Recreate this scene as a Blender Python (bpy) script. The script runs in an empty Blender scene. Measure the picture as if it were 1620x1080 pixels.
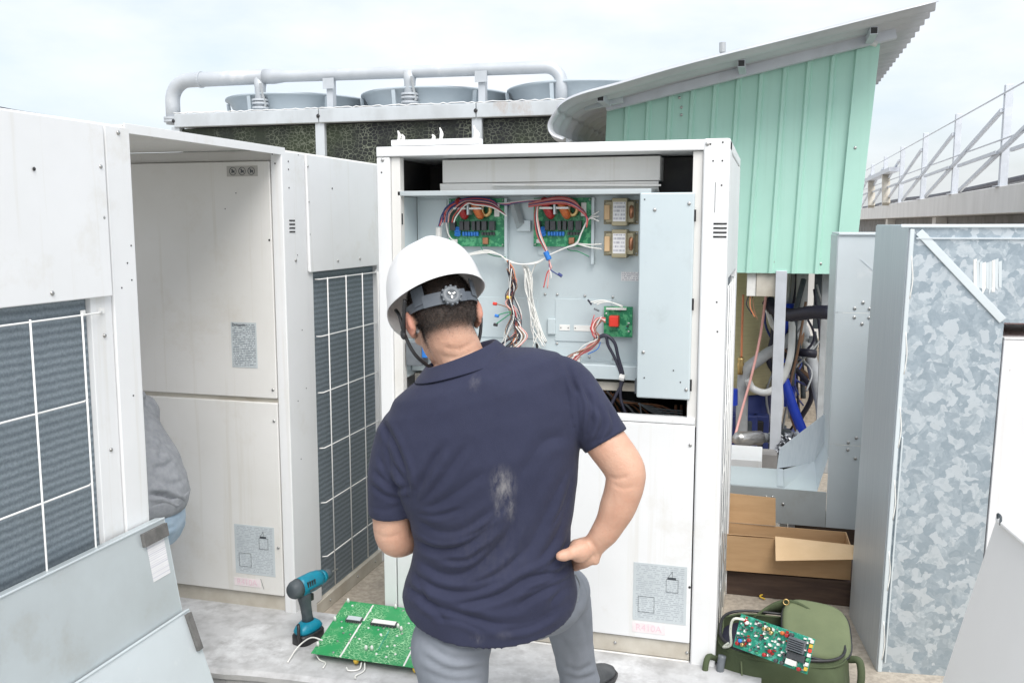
import bpy, bmesh, math, random
import numpy as np
from mathutils import Vector, Matrix
random.seed(7); RNG = np.random.default_rng(7)
scene = bpy.context.scene
COL = scene.collection
R = math.radians

# ------------------------------------------------------------------ camera
F, PITCH, YAW, CH = 1450.0, R(7.35), R(15.7), 1.565
cam_d = bpy.data.cameras.new('camera'); cam = bpy.data.objects.new('camera', cam_d); COL.objects.link(cam)
cam_d.sensor_width = 36.0; cam_d.lens = F / 1620 * 36; cam_d.clip_start = 0.05; cam_d.clip_end = 500
cam.location = (0, 0, CH); cam.rotation_euler = (R(90) - PITCH, 0, YAW)
scene.camera = cam

# ------------------------------------------------------------------ sky, sun, exposure
SUN_EL, SUN_AZ = R(52), R(150)          # sun behind the photographer's right shoulder, veiled by cloud
w = bpy.data.worlds.new('World'); scene.world = w; w.use_nodes = True
nt = w.node_tree; nt.nodes.clear()
out = nt.nodes.new('ShaderNodeOutputWorld'); bg = nt.nodes.new('ShaderNodeBackground'); bg.inputs[1].default_value = 0.1
sky = nt.nodes.new('ShaderNodeTexSky'); sky.sky_type = 'NISHITA'; sky.sun_disc = False
sky.sun_elevation = SUN_EL; sky.sun_rotation = SUN_AZ; sky.dust_density = 3.0; sky.air_density = 1.0
tc = nt.nodes.new('ShaderNodeTexCoord'); mp = nt.nodes.new('ShaderNodeMapping'); mp.inputs['Scale'].default_value = (1.0, 1.0, 2.6)
nz = nt.nodes.new('ShaderNodeTexNoise'); nz.inputs['Scale'].default_value = 2.3; nz.inputs['Detail'].default_value = 7; nz.inputs['Roughness'].default_value = 0.55
rp = nt.nodes.new('ShaderNodeValToRGB'); rp.color_ramp.elements[0].position = 0.32; rp.color_ramp.elements[0].color = (.38, .38, .38, 1)
rp.color_ramp.elements[1].position = 0.60; rp.color_ramp.elements[1].color = (1, 1, 1, 1)
mx = nt.nodes.new('ShaderNodeMix'); mx.data_type = 'RGBA'; mx.inputs['B'].default_value = (5.0, 5.2, 5.45, 1)   # cloud layer over the blue
L = nt.links.new
L(tc.outputs['Generated'], mp.inputs[0]); L(mp.outputs[0], nz.inputs['Vector']); L(nz.outputs['Fac'], rp.inputs[0])
L(rp.outputs[0], mx.inputs['Factor']); L(sky.outputs[0], mx.inputs['A']); L(mx.outputs['Result'], bg.inputs[0]); L(bg.outputs[0], out.inputs[0])
sun_d = bpy.data.lights.new('sun', 'SUN'); sun = bpy.data.objects.new('sun', sun_d); COL.objects.link(sun)
sun_d.energy = 1.6; sun_d.angle = R(42); sun_d.color = (1.0, .975, .94)
sd = Vector((math.sin(SUN_AZ) * math.cos(SUN_EL), math.cos(SUN_AZ) * math.cos(SUN_EL), math.sin(SUN_EL)))
sun.rotation_euler = sd.to_track_quat('Z', 'Y').to_euler()
vs = scene.view_settings
vs.view_transform = 'Standard'; vs.look = 'None'; vs.gamma = 1.0; vs.use_curve_mapping = False; vs.exposure = 1.05

# ------------------------------------------------------------------ layout helpers (a pixel of the 1620 px photograph -> a point at a real distance)
def ray(px, py):
    a, b = (px - 810) / F, -(py - 540) / F
    Y = math.cos(PITCH) + b * math.sin(PITCH); z = -math.sin(PITCH) + b * math.cos(PITCH)
    return Vector((a * math.cos(YAW) - Y * math.sin(YAW), a * math.sin(YAW) + Y * math.cos(YAW), z)), Y
def at(px, py, D):
    d, Y = ray(px, py); return Vector((0, 0, CH)) + d * (D / Y)
def on(px, py, ax, val):
    d, Y = ray(px, py); o = Vector((0, 0, CH)); return o + d * ((val - o[ax]) / d[ax])
def pj(V):                                  # points (n,3) -> photograph pixels
    x, y, z = V[:, 0], V[:, 1], V[:, 2] - CH
    X = x * math.cos(YAW) + y * math.sin(YAW); Y = -x * math.sin(YAW) + y * math.cos(YAW)
    Z = Y * math.cos(PITCH) - z * math.sin(PITCH); U = Y * math.sin(PITCH) + z * math.cos(PITCH)
    return np.stack([810 + F * X / Z, 540 - F * U / Z, Y], 1)

# ------------------------------------------------------------------ materials
MATS = {}
def mat(name, col, rough=.5, metal=0., col2=None, nscale=4., lo=.4, hi=.65, detail=6, bump=0., bscale=60., stretch=(1, 1, 1),
        grime=None, gscale=3., glo=.55, ghi=.8, streak=None, slo=.55, shi=.8, spec=.5, sss=0., rvar=.1):
    m = bpy.data.materials.new(name); m.use_nodes = True; MATS[name] = m
    t = m.node_tree; N = t.nodes; K = t.links.new; P = N['Principled BSDF']
    P.inputs['Roughness'].default_value = rough; P.inputs['Metallic'].default_value = metal
    P.inputs['Specular IOR Level'].default_value = spec
    if sss: P.inputs['Subsurface Weight'].default_value = sss; P.inputs['Subsurface Radius'].default_value = (.012, .005, .003); P.inputs['Subsurface Scale'].default_value = 1.
    tc = N.new('ShaderNodeTexCoord'); mp = N.new('ShaderNodeMapping'); mp.inputs['Scale'].default_value = stretch
    K(tc.outputs['Object'], mp.inputs[0]); m['vec'] = 1
    def noise(sc, det=detail, ro=.6):
        n = N.new('ShaderNodeTexNoise'); n.inputs['Scale'].default_value = sc; n.inputs['Detail'].default_value = det; n.inputs['Roughness'].default_value = ro
        K(mp.outputs[0], n.inputs['Vector']); return n.outputs['Fac']
    def ramp(f, a, b):
        r = N.new('ShaderNodeMapRange'); r.inputs['From Min'].default_value = a; r.inputs['From Max'].default_value = b; r.clamp = True
        K(f, r.inputs['Value']); return r.outputs[0]
    def mix(f, a, b):
        x = N.new('ShaderNodeMix'); x.data_type = 'RGBA'
        if isinstance(f, float): x.inputs['Factor'].default_value = f
        else: K(f, x.inputs['Factor'])
        for s, v in (('A', a), ('B', b)):
            if isinstance(v, tuple): x.inputs[s].default_value = (*v, 1)
            else: K(v, x.inputs[s])
        return x.outputs['Result']
    c = mix(ramp(noise(nscale), lo, hi), col, col2 if col2 else tuple(k * .9 for k in col))
    if grime: c = mix(ramp(noise(gscale, 9, .7), glo, ghi), c, grime)
    if streak:
        m2 = N.new('ShaderNodeMapping'); m2.inputs['Scale'].default_value = (22, 22, .7); K(tc.outputs['Object'], m2.inputs[0])
        ns = N.new('ShaderNodeTexNoise'); ns.inputs['Scale'].default_value = 1.; ns.inputs['Detail'].default_value = 7; ns.inputs['Roughness'].default_value = .65; K(m2.outputs[0], ns.inputs['Vector'])
        c = mix(ramp(ns.outputs['Fac'], slo, shi), c, streak)
    K(c, P.inputs['Base Color'])
    if rvar:
        rr = N.new('ShaderNodeMapRange'); rr.inputs['To Min'].default_value = max(.03, rough - rvar); rr.inputs['To Max'].default_value = min(1, rough + rvar)
        K(noise(nscale * 2.3), rr.inputs['Value']); K(rr.outputs[0], P.inputs['Roughness'])
    if bump:
        b = N.new('ShaderNodeBump'); b.inputs['Strength'].default_value = bump; b.inputs['Distance'].default_value = .004
        K(noise(bscale, 4), b.inputs['Height']); K(b.outputs[0], P.inputs['Normal'])
    return m
def nodes_of(m):
    t = m.node_tree; return t.nodes, t.links.new, t.nodes['Principled BSDF']
white = mat('unit_paint', (.79, .80, .805), .42, col2=(.73, .74, .74), nscale=2.2, lo=.35, hi=.75, grime=(.60, .57, .50), gscale=3.4, glo=.57, ghi=.95, streak=(.66, .645, .60), slo=.56, shi=.85, bump=.06, bscale=9)
cream = mat('cream_paint', (.76, .755, .735), .48, col2=(.69, .68, .645), nscale=1.7, lo=.35, hi=.7, grime=(.56, .51, .42), gscale=2.6, glo=.56, ghi=.95, streak=(.60, .57, .50), slo=.56, shi=.85, bump=.07, bscale=8)  # warmer and slightly darker than the unit paint
rail_paint = mat('rail_paint', (.60, .57, .50), .55, col2=(.45, .41, .34), nscale=5)
dark = mat('cavity_shade', (.025, .025, .027), .7, col2=(.05, .045, .04), nscale=8)  # near black: the shade inside the machines is put into the colour
black = mat('black_plastic', (.018, .018, .02), .45, col2=(.03, .03, .032), nscale=20, bump=.05)
steel = mat('zinc_screw', (.55, .55, .54), .35, .9, col2=(.35, .34, .32), nscale=60)
box_metal = mat('control_box_metal', (.60, .68, .70), .36, .2, col2=(.54, .62, .65), nscale=3, lo=.3, hi=.8, grime=(.46, .52, .53), gscale=5, glo=.6, ghi=.9)
wire_white = mat('guard_coating', (.86, .86, .84), .4, nscale=12)
galv_soft = mat('zinc_sheet', (.56, .62, .64), .44, .35, col2=(.46, .50, .51), nscale=2.2, lo=.3, hi=.7, grime=(.42, .43, .40), gscale=4.5, glo=.55, ghi=.85, bump=.04, bscale=9)
galv_pale = mat('pale_zinc_sheet', (.66, .73, .76), .5, .3, col2=(.58, .63, .65), nscale=1.6, lo=.3, hi=.7, grime=(.78, .80, .80), gscale=6, glo=.6, ghi=.9, bump=.03, bscale=7)
galv_streak = mat('streaked_zinc', (.55, .61, .65), .48, .25, col2=(.65, .70, .73), nscale=5, lo=.3, hi=.75, stretch=(26, 26, .5), grime=(.76, .78, .78), gscale=6, glo=.6, ghi=.85)
foam = mat('foam_strip', (.11, .11, .105), .95, col2=(.16, .155, .15), nscale=30, bump=.3, bscale=200)
paper = mat('paper', (.80, .80, .80), .8, col2=(.74, .74, .75), nscale=9)
rubber = mat('rubber_hose', (.015, .015, .03), .5, nscale=9)
pvc = mat('grey_pvc', (.42, .44, .45), .5, col2=(.34, .355, .36), nscale=9)
pvc_white = mat('white_hose', (.68, .70, .69), .5, col2=(.58, .59, .57), nscale=9)
blue = mat('blue_pipe', (.01, .05, .50), .35, col2=(.012, .04, .36), nscale=6)
brass = mat('brass', (.65, .48, .22), .35, .9, col2=(.45, .30, .12), nscale=30)
copper = mat('copper', (.55, .26, .15), .4, .85, col2=(.33, .17, .10), nscale=20)
inox = mat('stainless', (.55, .54, .52), .32, .85, col2=(.4, .39, .37), nscale=8, stretch=(3, 3, 12))
cardboard = mat('cardboard', (.50, .32, .17), .85, col2=(.44, .275, .14), nscale=5, bump=.08, bscale=40, stretch=(1, 1, 6))
cardboard_in = mat('cardboard_flap', (.66, .47, .28), .85, col2=(.60, .42, .24), nscale=5, bump=.06, bscale=40)
wood_dark = mat('timber_and_shadow', (.05, .03, .022), .8, col2=(.08, .05, .035), nscale=6, stretch=(1, 8, 8))  # timber of the plank, and the shadow board under the duct frame
frp = mat('frp_vessel', (.66, .61, .36), .45, col2=(.58, .53, .29), nscale=8, stretch=(1, 1, 14), lo=.35, hi=.7, grime=(.46, .42, .24), gscale=3)
conc_wall = mat('weathered_concrete', (.80, .79, .77), .85, col2=(.70, .69, .67), nscale=3, lo=.35, hi=.7, grime=(.13, .13, .10), gscale=1.4, glo=.6, ghi=.82, stretch=(1, 1, .35), bump=.2, bscale=30)
conc_dark = mat('dark_concrete', (.26, .255, .25), .9, col2=(.17, .165, .16), nscale=3, bump=.2, bscale=25)
galv_frame = mat('galvanised_frame', (.62, .65, .70), .45, .25, col2=(.54, .57, .61), nscale=6)
tower_paint = mat('tower_frame', (.56, .60, .63), .5, .1, col2=(.48, .51, .53), nscale=3, grime=(.33, .21, .13), gscale=1.1, glo=.60, ghi=.78, stretch=(1, 1, .6))
cowl_paint = mat('fan_cowl', (.46, .52, .56), .5, .05, col2=(.40, .46, .50), nscale=2)
pipe_paint = mat('tower_pipe', (.52, .55, .58), .5, .15, col2=(.44, .47, .50), nscale=2.2, lo=.35, hi=.65, grime=(.68, .69, .70), gscale=3)
green = mat('green_sheet', (.45, .73, .63), .45, .0, col2=(.40, .68, .57), nscale=1.8, lo=.35, hi=.75, grime=(.47, .73, .63), gscale=3, streak=(.39, .65, .55), slo=.52, shi=.8, bump=.03, bscale=8)
green_rib = green
roof_m = mat('roof_sheet', (.55, .57, .60), .5, .25, col2=(.47, .49, .52), nscale=2, grime=(.38, .37, .37), gscale=2, glo=.6, ghi=.9)
white_wall = mat('white_render', (.80, .79, .77), .85, col2=(.72, .71, .68), nscale=2, bump=.1)
slab_m = mat('plinth_concrete', (.52, .525, .53), .75, col2=(.36, .36, .36), nscale=11, lo=.42, hi=.66, detail=10, grime=(.68, .69, .70), gscale=3.3, glo=.52, ghi=.66, bump=.25, bscale=35)
slab_side = mat('plinth_face', (.46, .46, .45), .85, col2=(.33, .34, .34), nscale=8, bump=.3, bscale=40)
sandy = mat('sandy_concrete', (.46, .41, .34), .95, col2=(.34, .30, .25), nscale=40, lo=.4, hi=.6, grime=(.25, .22, .19), gscale=3, bump=.4, bscale=120)
floor_m = mat('roof_floor', (.45, .44, .41), .9, col2=(.34, .33, .31), nscale=3, bump=.3, bscale=50)
speck_paint = mat('rust_specked_paint', (.70, .705, .715), .6, col2=(.66, .665, .67), nscale=5, grime=(.20, .13, .10), gscale=34, glo=.675, ghi=.71, streak=(.60, .59, .57), slo=.55, shi=.85, stretch=(1, 1, .55))
panel_white = mat('loose_panel_paint', (.84, .835, .825), .5, col2=(.79, .785, .77), nscale=2.5, lo=.3, hi=.75, grime=(.60, .58, .54), gscale=7, glo=.66, ghi=.9)
red_oxide = mat('red_primer', (.30, .09, .05), .8, nscale=9)
pcb = mat('pcb_green', (.02, .22, .10), .38, col2=(.10, .42, .20), nscale=60, lo=.5, hi=.56, detail=3, grime=(.45, .62, .50), gscale=90, glo=.66, ghi=.7, bump=.1, bscale=90)
pcb_teal = mat('pcb_teal', (.02, .26, .17), .38, col2=(.08, .40, .30), nscale=70, lo=.5, hi=.56, detail=3, grime=(.5, .66, .58), gscale=110, glo=.66, ghi=.7)
relay_m = mat('relay_black', (.06, .065, .07), .45, nscale=30)
cap_blue = mat('capacitor_blue', (.03, .20, .62), .4, nscale=30)
tor_red = mat('enamel_red', (.42, .03, .03), .3, col2=(.30, .02, .02), nscale=80)
tor_orange = mat('enamel_orange', (.62, .17, .04), .3, col2=(.45, .10, .03), nscale=80)
plastic_red = mat('red_plastic', (.75, .05, .03), .4, nscale=20)
plastic_yellow = mat('yellow_plastic', (.75, .50, .06), .4, nscale=20)
plastic_white = mat('white_plastic', (.80, .80, .77), .4, nscale=20)
plastic_grey = mat('grey_plastic', (.12, .135, .15), .45, col2=(.16, .175, .19), nscale=15)
lam = mat('transformer_core', (.40, .36, .24), .5, .3, col2=(.34, .30, .20), nscale=10, stretch=(1, 1, 14))
w_red = mat('wire_red', (.60, .10, .10), .45, nscale=20); w_pink = mat('wire_pink', (.80, .42, .38), .45, nscale=20)
w_blk = mat('wire_black', (.03, .03, .05), .45, nscale=20); w_wht = mat('wire_white', (.82, .82, .78), .45, nscale=20)
w_grn = mat('wire_green', (.05, .30, .16), .45, nscale=20); w_nvy = mat('wire_navy', (.04, .06, .22), .45, nscale=20)
w_brn = mat('wire_brown', (.26, .15, .09), .5, nscale=20); w_org = mat('wire_orange', (.75, .28, .14), .5, nscale=20)
teal = mat('drill_teal', (.0, .22, .32), .42, col2=(.0, .17, .26), nscale=25, grime=(.03, .10, .13), gscale=14)
drill_dark = mat('drill_grip', (.05, .065, .075), .6, col2=(.08, .095, .105), nscale=25, bump=.1, bscale=150)
olive = mat('olive_canvas', (.075, .098, .048), .9, col2=(.055, .074, .035), nscale=7, bump=.3, bscale=320)
olive_light = mat('olive_lid', (.15, .18, .095), .88, col2=(.12, .148, .078), nscale=5, bump=.3, bscale=320)
helmet_m = mat('helmet_shell', (.76, .765, .77), .3, nscale=6, rvar=.05)
helmet_in = mat('helmet_lining', (.05, .05, .055), .7, nscale=10)
strap_m = mat('harness_grey', (.085, .10, .12), .5, col2=(.11, .125, .145), nscale=25)
trouser = mat('trouser_grey', (.22, .24, .275), .9, col2=(.185, .205, .235), nscale=6, bump=.25, bscale=500)
hoodie_m = mat('hoodie_grey', (.36, .375, .40), .95, col2=(.29, .305, .33), nscale=40, lo=.35, hi=.65, bump=.3, bscale=400)
denim = mat('pale_denim', (.48, .59, .69), .9, col2=(.36, .48, .60), nscale=9, grime=(.50, .58, .66), gscale=6, bump=.3, bscale=500)
shoe_m = mat('shoe_grey', (.05, .055, .06), .7, col2=(.08, .085, .09), nscale=20)
hair_m = mat('hair_dark', (.018, .013, .011), .5, nscale=30)
cotton = mat('white_cord', (.74, .76, .66), .9, nscale=30)

def coil_material():
    m = mat('coil_fins', (.18, .22, .25), .55, .25, col2=(.29, .34, .375), nscale=190, lo=.3, hi=.7, stretch=(1, 1, 1))
    N, K, P = nodes_of(m)
    tc = N.new('ShaderNodeTexCoord'); wv = N.new('ShaderNodeTexWave'); wv.bands_direction = 'Z'; wv.inputs['Scale'].default_value = 14.5
    wv.inputs['Distortion'].default_value = 1.2; wv.inputs['Detail'].default_value = 2; wv.inputs['Detail Scale'].default_value = 2
    K(tc.outputs['Object'], wv.inputs['Vector'])
    src = P.inputs['Base Color'].links[0].from_socket
    mxn = N.new('ShaderNodeMix'); mxn.data_type = 'RGBA'; mxn.blend_type = 'MULTIPLY'; mxn.inputs['B'].default_value = (.62, .64, .66, 1)
    K(wv.outputs['Fac'], mxn.inputs['Factor']); K(src, mxn.inputs['A']); K(mxn.outputs['Result'], P.inputs['Base Color'])
    return m
coil_m = coil_material()

def spangle_material():
    m = mat('spangled_zinc', (.5, .55, .58), .4, .55, nscale=5)
    N, K, P = nodes_of(m)
    tc = N.new('ShaderNodeTexCoord'); n1 = N.new('ShaderNodeTexNoise'); n1.inputs['Scale'].default_value = 16; n1.inputs['Detail'].default_value = 4
    ad = N.new('ShaderNodeMix'); ad.data_type = 'RGBA'; ad.blend_type = 'ADD'; ad.inputs['Factor'].default_value = .075
    K(tc.outputs['Object'], ad.inputs['A']); K(tc.outputs['Object'], n1.inputs['Vector']); K(n1.outputs['Color'], ad.inputs['B'])
    v = N.new('ShaderNodeTexVoronoi'); v.inputs['Scale'].default_value = 36; K(ad.outputs['Result'], v.inputs['Vector'])
    v2 = N.new('ShaderNodeTexVoronoi'); v2.inputs['Scale'].default_value = 90; K(ad.outputs['Result'], v2.inputs['Vector'])
    sx = N.new('ShaderNodeSeparateColor'); K(v.outputs['Color'], sx.inputs[0])
    sx2 = N.new('ShaderNodeSeparateColor'); K(v2.outputs['Color'], sx2.inputs[0])
    ma = N.new('ShaderNodeMath'); ma.operation = 'MULTIPLY_ADD'; ma.inputs[1].default_value = .35; K(sx2.outputs[0], ma.inputs[0]); K(sx.outputs[0], ma.inputs[2])
    r = N.new('ShaderNodeValToRGB'); e = r.color_ramp.elements
    e[0].position = .2; e[0].color = (.31, .375, .425, 1); e[1].position = 1.0; e[1].color = (.53, .585, .625, 1)
    x = e.new(.55); x.color = (.365, .43, .48, 1); x = e.new(.82); x.color = (.435, .50, .545, 1)
    K(ma.outputs[0], r.inputs[0]); K(r.outputs[0], P.inputs['Base Color'])
    rr = N.new('ShaderNodeMapRange'); rr.inputs['To Min'].default_value = .34; rr.inputs['To Max'].default_value = .5
    K(sx.outputs[1], rr.inputs['Value']); K(rr.outputs[0], P.inputs['Roughness'])
    return m
spangle = spangle_material()

def honeycomb_material():
    m = mat('fill_honeycomb', (.008, .010, .012), .7, col2=(.022, .032, .014), nscale=1.3, lo=.4, hi=.65)
    N, K, P = nodes_of(m)
    tc = N.new('ShaderNodeTexCoord'); v = N.new('ShaderNodeTexVoronoi'); v.feature = 'DISTANCE_TO_EDGE'; v.inputs['Scale'].default_value = 17; v.inputs['Randomness'].default_value = .85
    mp = N.new('ShaderNodeMapping'); mp.inputs['Scale'].default_value = (1, .01, 1.3); K(tc.outputs['Object'], mp.inputs[0]); K(mp.outputs[0], v.inputs['Vector'])
    nn = N.new('ShaderNodeTexNoise'); nn.inputs['Scale'].default_value = 3.2; nn.inputs['Detail'].default_value = 6
    mp2 = N.new('ShaderNodeMapping'); mp2.inputs['Scale'].default_value = (1, 1, .25); K(tc.outputs['Object'], mp2.inputs[0]); K(mp2.outputs[0], nn.inputs['Vector'])
    r1 = N.new('ShaderNodeMapRange'); r1.inputs['From Min'].default_value = .015; r1.inputs['From Max'].default_value = .08; r1.inputs['To Min'].default_value = 1; r1.inputs['To Max'].default_value = 0; K(v.outputs['Distance'], r1.inputs[0])
    r2 = N.new('ShaderNodeMapRange'); r2.inputs['From Min'].default_value = .38; r2.inputs['From Max'].default_value = .7; K(nn.outputs['Fac'], r2.inputs[0])
    mu = N.new('ShaderNodeMath'); mu.operation = 'MULTIPLY'; K(r1.outputs[0], mu.inputs[0]); K(r2.outputs[0], mu.inputs[1])
    src = P.inputs['Base Color'].links[0].from_socket
    mxn = N.new('ShaderNodeMix'); mxn.data_type = 'RGBA'; mxn.inputs['B'].default_value = (.20, .22, .17, 1)
    K(mu.outputs[0], mxn.inputs['Factor']); K(src, mxn.inputs['A']); K(mxn.outputs['Result'], P.inputs['Base Color'])
    return m
honey = honeycomb_material()

def print_material(name, bgc, ink, rows, cols):
    """small print: rows of broken lines, too small to read"""
    m = mat(name, bgc, .5, nscale=6, rvar=0); N, K, P = nodes_of(m)
    tc = N.new('ShaderNodeTexCoord'); sp = N.new('ShaderNodeSeparateXYZ'); K(tc.outputs['Generated'], sp.inputs[0])
    def M(op, a, b=None):
        n = N.new('ShaderNodeMath'); n.operation = op
        for i, v in enumerate((a, b)):
            if v is None: continue
            if isinstance(v, (int, float)): n.inputs[i].default_value = v
            else: K(v, n.inputs[i])
        return n.outputs[0]
    zz = M('MULTIPLY', sp.outputs['Z'], rows); fr = M('FRACT', zz); line = M('GREATER_THAN', fr, .45)
    rowid = M('FLOOR', zz)
    cb = N.new('ShaderNodeCombineXYZ'); K(M('MULTIPLY', sp.outputs['X'], cols), cb.inputs[0]); K(M('MULTIPLY', rowid, 7.31), cb.inputs[1])
    nn = N.new('ShaderNodeTexNoise'); nn.inputs['Scale'].default_value = 1.; nn.inputs['Detail'].default_value = 2; K(cb.outputs[0], nn.inputs['Vector'])
    ink_f = M('MULTIPLY', line, M('GREATER_THAN', nn.outputs['Fac'], .47))
    inx = M('MULTIPLY', M('GREATER_THAN', sp.outputs['X'], .05), M('LESS_THAN', sp.outputs['X'], .95))
    inz = M('MULTIPLY', M('GREATER_THAN', sp.outputs['Z'], .03), M('LESS_THAN', sp.outputs['Z'], .97))
    f = M('MULTIPLY', ink_f, M('MULTIPLY', inx, inz))
    src = P.inputs['Base Color'].links[0].from_socket
    mxn = N.new('ShaderNodeMix'); mxn.data_type = 'RGBA'; mxn.inputs['B'].default_value = (*ink, 1)
    K(f, mxn.inputs['Factor']); K(src, mxn.inputs['A']); K(mxn.outputs['Result'], P.inputs['Base Color'])
    return m
print_grey = print_material('sticker_print', (.55, .60, .62), (.40, .44, .47), 30, 20)
print_plate = print_material('rating_plate_print', (.55, .60, .62), (.22, .25, .28), 26, 18)
print_form = print_material('form_print', (.80, .80, .81), (.58, .58, .63), 17, 16)
print_warn = print_material('warning_print', (.80, .80, .80), (.42, .42, .46), 5, 14)
ink_dark = mat('ink_dark', (.06, .07, .08), .6, nscale=20); pink_ink = mat('faded_pink_ink', (.80, .60, .66), .6, nscale=20)
pink_pale = mat('faded_pink_sticker', (.82, .74, .75), .6, nscale=20)
tag_grey = mat('pictogram_ground', (.45, .44, .41), .6, nscale=40)

# ------------------------------------------------------------------ mesh helpers
ORG = {}
def link(o, parent=None):
    COL.objects.link(o)
    if parent is not None: o.parent = parent
    return o
def thing(name, label, cat, loc, rotz=0., group=None):
    o = bpy.data.objects.new(name, None); COL.objects.link(o); o.empty_display_size = .1
    o.location = loc; o.rotation_euler = (0, 0, rotz)
    o['label'] = label; o['category'] = cat
    if group: o['group'] = group
    ORG[o.name] = Vector(loc) if not rotz else Vector((0, 0, 0))       # rotated things are built in their own frame
    return o
def org(o):
    while o is not None:
        if o.name in ORG: return ORG[o.name]
        o = o.parent
    return Vector((0, 0, 0))
class MB:
    def __init__(s): s.v, s.f = [], []
    def add(s, vs, fs):
        k = len(s.v); s.v += [tuple(p) for p in vs]; s.f += [tuple(i + k for i in q) for q in fs]; return s
    def box(s, x0, x1, y0, y1, z0, z1):
        return s.add([(x0,y0,z0),(x1,y0,z0),(x1,y1,z0),(x0,y1,z0),(x0,y0,z1),(x1,y0,z1),(x1,y1,z1),(x0,y1,z1)],
                     [(0,3,2,1),(4,5,6,7),(0,1,5,4),(1,2,6,5),(2,3,7,6),(3,0,4,7)])
    def hexa(s, p):            # 8 corners: bottom 4 then top 4
        return s.add(p, [(0,3,2,1),(4,5,6,7),(0,1,5,4),(1,2,6,5),(2,3,7,6),(3,0,4,7)])
    def bar(s, a, b, wx, wy, up=(0, 0, 1)):
        a, b = Vector(a), Vector(b); d = (b - a).normalized(); u = Vector(up)
        if abs(d.dot(u)) > .95: u = Vector((0, 1, 0))
        sx = d.cross(u).normalized() * wx / 2; sy = sx.cross(d).normalized() * wy / 2
        return s.hexa([a-sx-sy, a+sx-sy, a+sx+sy, a-sx+sy, b-sx-sy, b+sx-sy, b+sx+sy, b-sx+sy])
    def tube(s, pts, r, n=8, caps=True, closed=False):
        P = [Vector(p) for p in pts]; m = len(P); rs = r if hasattr(r, '__len__') else [r] * m
        ts = []
        for i in range(m):
            t = (P[min(i+1, m-1)] - P[max(i-1, 0)]) if not closed else (P[(i+1) % m] - P[i-1]); ts.append(t.normalized() if t.length else Vector((0,0,1)))
        u = ts[0].orthogonal().normalized(); vs = []
        for i in range(m):
            u = (u - ts[i] * u.dot(ts[i])).normalized(); wv = ts[i].cross(u)
            for k in range(n):
                a = 2 * math.pi * k / n; vs.append(P[i] + (u * math.cos(a) + wv * math.sin(a)) * rs[i])
        fs = []; mm = m if closed else m - 1
        for i in range(mm):
            j = (i + 1) % m
            for k in range(n): fs.append((i*n+k, i*n+(k+1)%n, j*n+(k+1)%n, j*n+k))
        if caps and not closed: fs += [tuple(range(n-1, -1, -1)), tuple(range((m-1)*n, m*n))]
        return s.add(vs, fs)
    def cyl(s, a, b, r, n=16, r2=None): return s.tube([a, b], [r, r if r2 is None else r2], n)
    def lathe(s, prof, n=32, o=(0,0,0), closed=False):
        vs = [(o[0]+r*math.cos(2*math.pi*k/n), o[1]+r*math.sin(2*math.pi*k/n), o[2]+z) for r, z in prof for k in range(n)]
        m = len(prof); fs = [(i*n+k, i*n+(k+1)%n, (i+1)%m*n+(k+1)%n, (i+1)%m*n+k) for i in range(m if closed else m-1) for k in range(n)]
        if not closed: fs += [tuple(range(n-1,-1,-1)), tuple(range((m-1)*n, m*n))]
        return s.add(vs, fs)
    def prism(s, poly, d):     # polygon of 3d points extruded by vector d
        n = len(poly); d = Vector(d); a = [Vector(p) for p in poly]
        return s.add(a + [p + d for p in a], [tuple(range(n-1,-1,-1)), tuple(range(n, 2*n))] + [(i, (i+1)%n, n+(i+1)%n, n+i) for i in range(n)])
    def rot(s, M, o=(0,0,0)):
        o = Vector(o); s.v = [tuple(M @ Vector(p) + o) for p in s.v]; return s
    def build(s, name, m, parent=None, bevel=0., smooth=False, seg=2):
        o0 = org(parent) if parent is not None else Vector((0,0,0))
        me = bpy.data.meshes.new(name); me.from_pydata([tuple(Vector(p) - o0) for p in s.v], [], s.f); me.validate()
        bm = bmesh.new(); bm.from_mesh(me); bmesh.ops.recalc_face_normals(bm, faces=bm.faces); bm.to_mesh(me); bm.free()
        me.materials.append(m); o = link(bpy.data.objects.new(name, me), parent)
        if smooth: me.shade_smooth()
        if bevel:
            b = o.modifiers.new('bevel', 'BEVEL'); b.width = bevel; b.segments = seg; b.limit_method = 'ANGLE'; b.angle_limit = R(40)
            me.shade_smooth(); wn = o.modifiers.new('wn', 'WEIGHTED_NORMAL'); wn.keep_sharp = True
        return o
def tag(o, label, cat, group=None, kind=None):
    if label: o['label'] = label
    if cat: o['category'] = cat
    if group: o['group'] = group
    if kind: o['kind'] = kind
    return o
def curve(pts, n=10):          # Catmull-Rom through points
    P = [Vector(p) for p in pts]; P = [P[0]*2-P[1]] + P + [P[-1]*2-P[-2]]; o = []
    for i in range(1, len(P)-2):
        a, b, c, d = P[i-1:i+3]
        for k in range(n):
            t = k / n; o.append(.5*((2*b)+(c-a)*t+(2*a-5*b+4*c-d)*t*t+(3*b-a-3*c+d)*t**3))
    return o + [P[-2]]
_inst = {}
def inst(key, make, m, name, parent, loc, rot=(0,0,0)):      # small alike pieces share one mesh
    if key not in _inst:
        mb = MB(); make(mb); me = bpy.data.meshes.new(name); me.from_pydata(mb.v, [], mb.f); me.materials.append(m); me.shade_smooth(); _inst[key] = me
    o = link(bpy.data.objects.new(name, _inst[key]), parent); o.location = Vector(loc) - org(parent); o.rotation_euler = rot; return o
FRONT, SIDE = (R(90), 0, 0), (0, R(90), 0)                  # facing -y / facing +x
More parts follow.
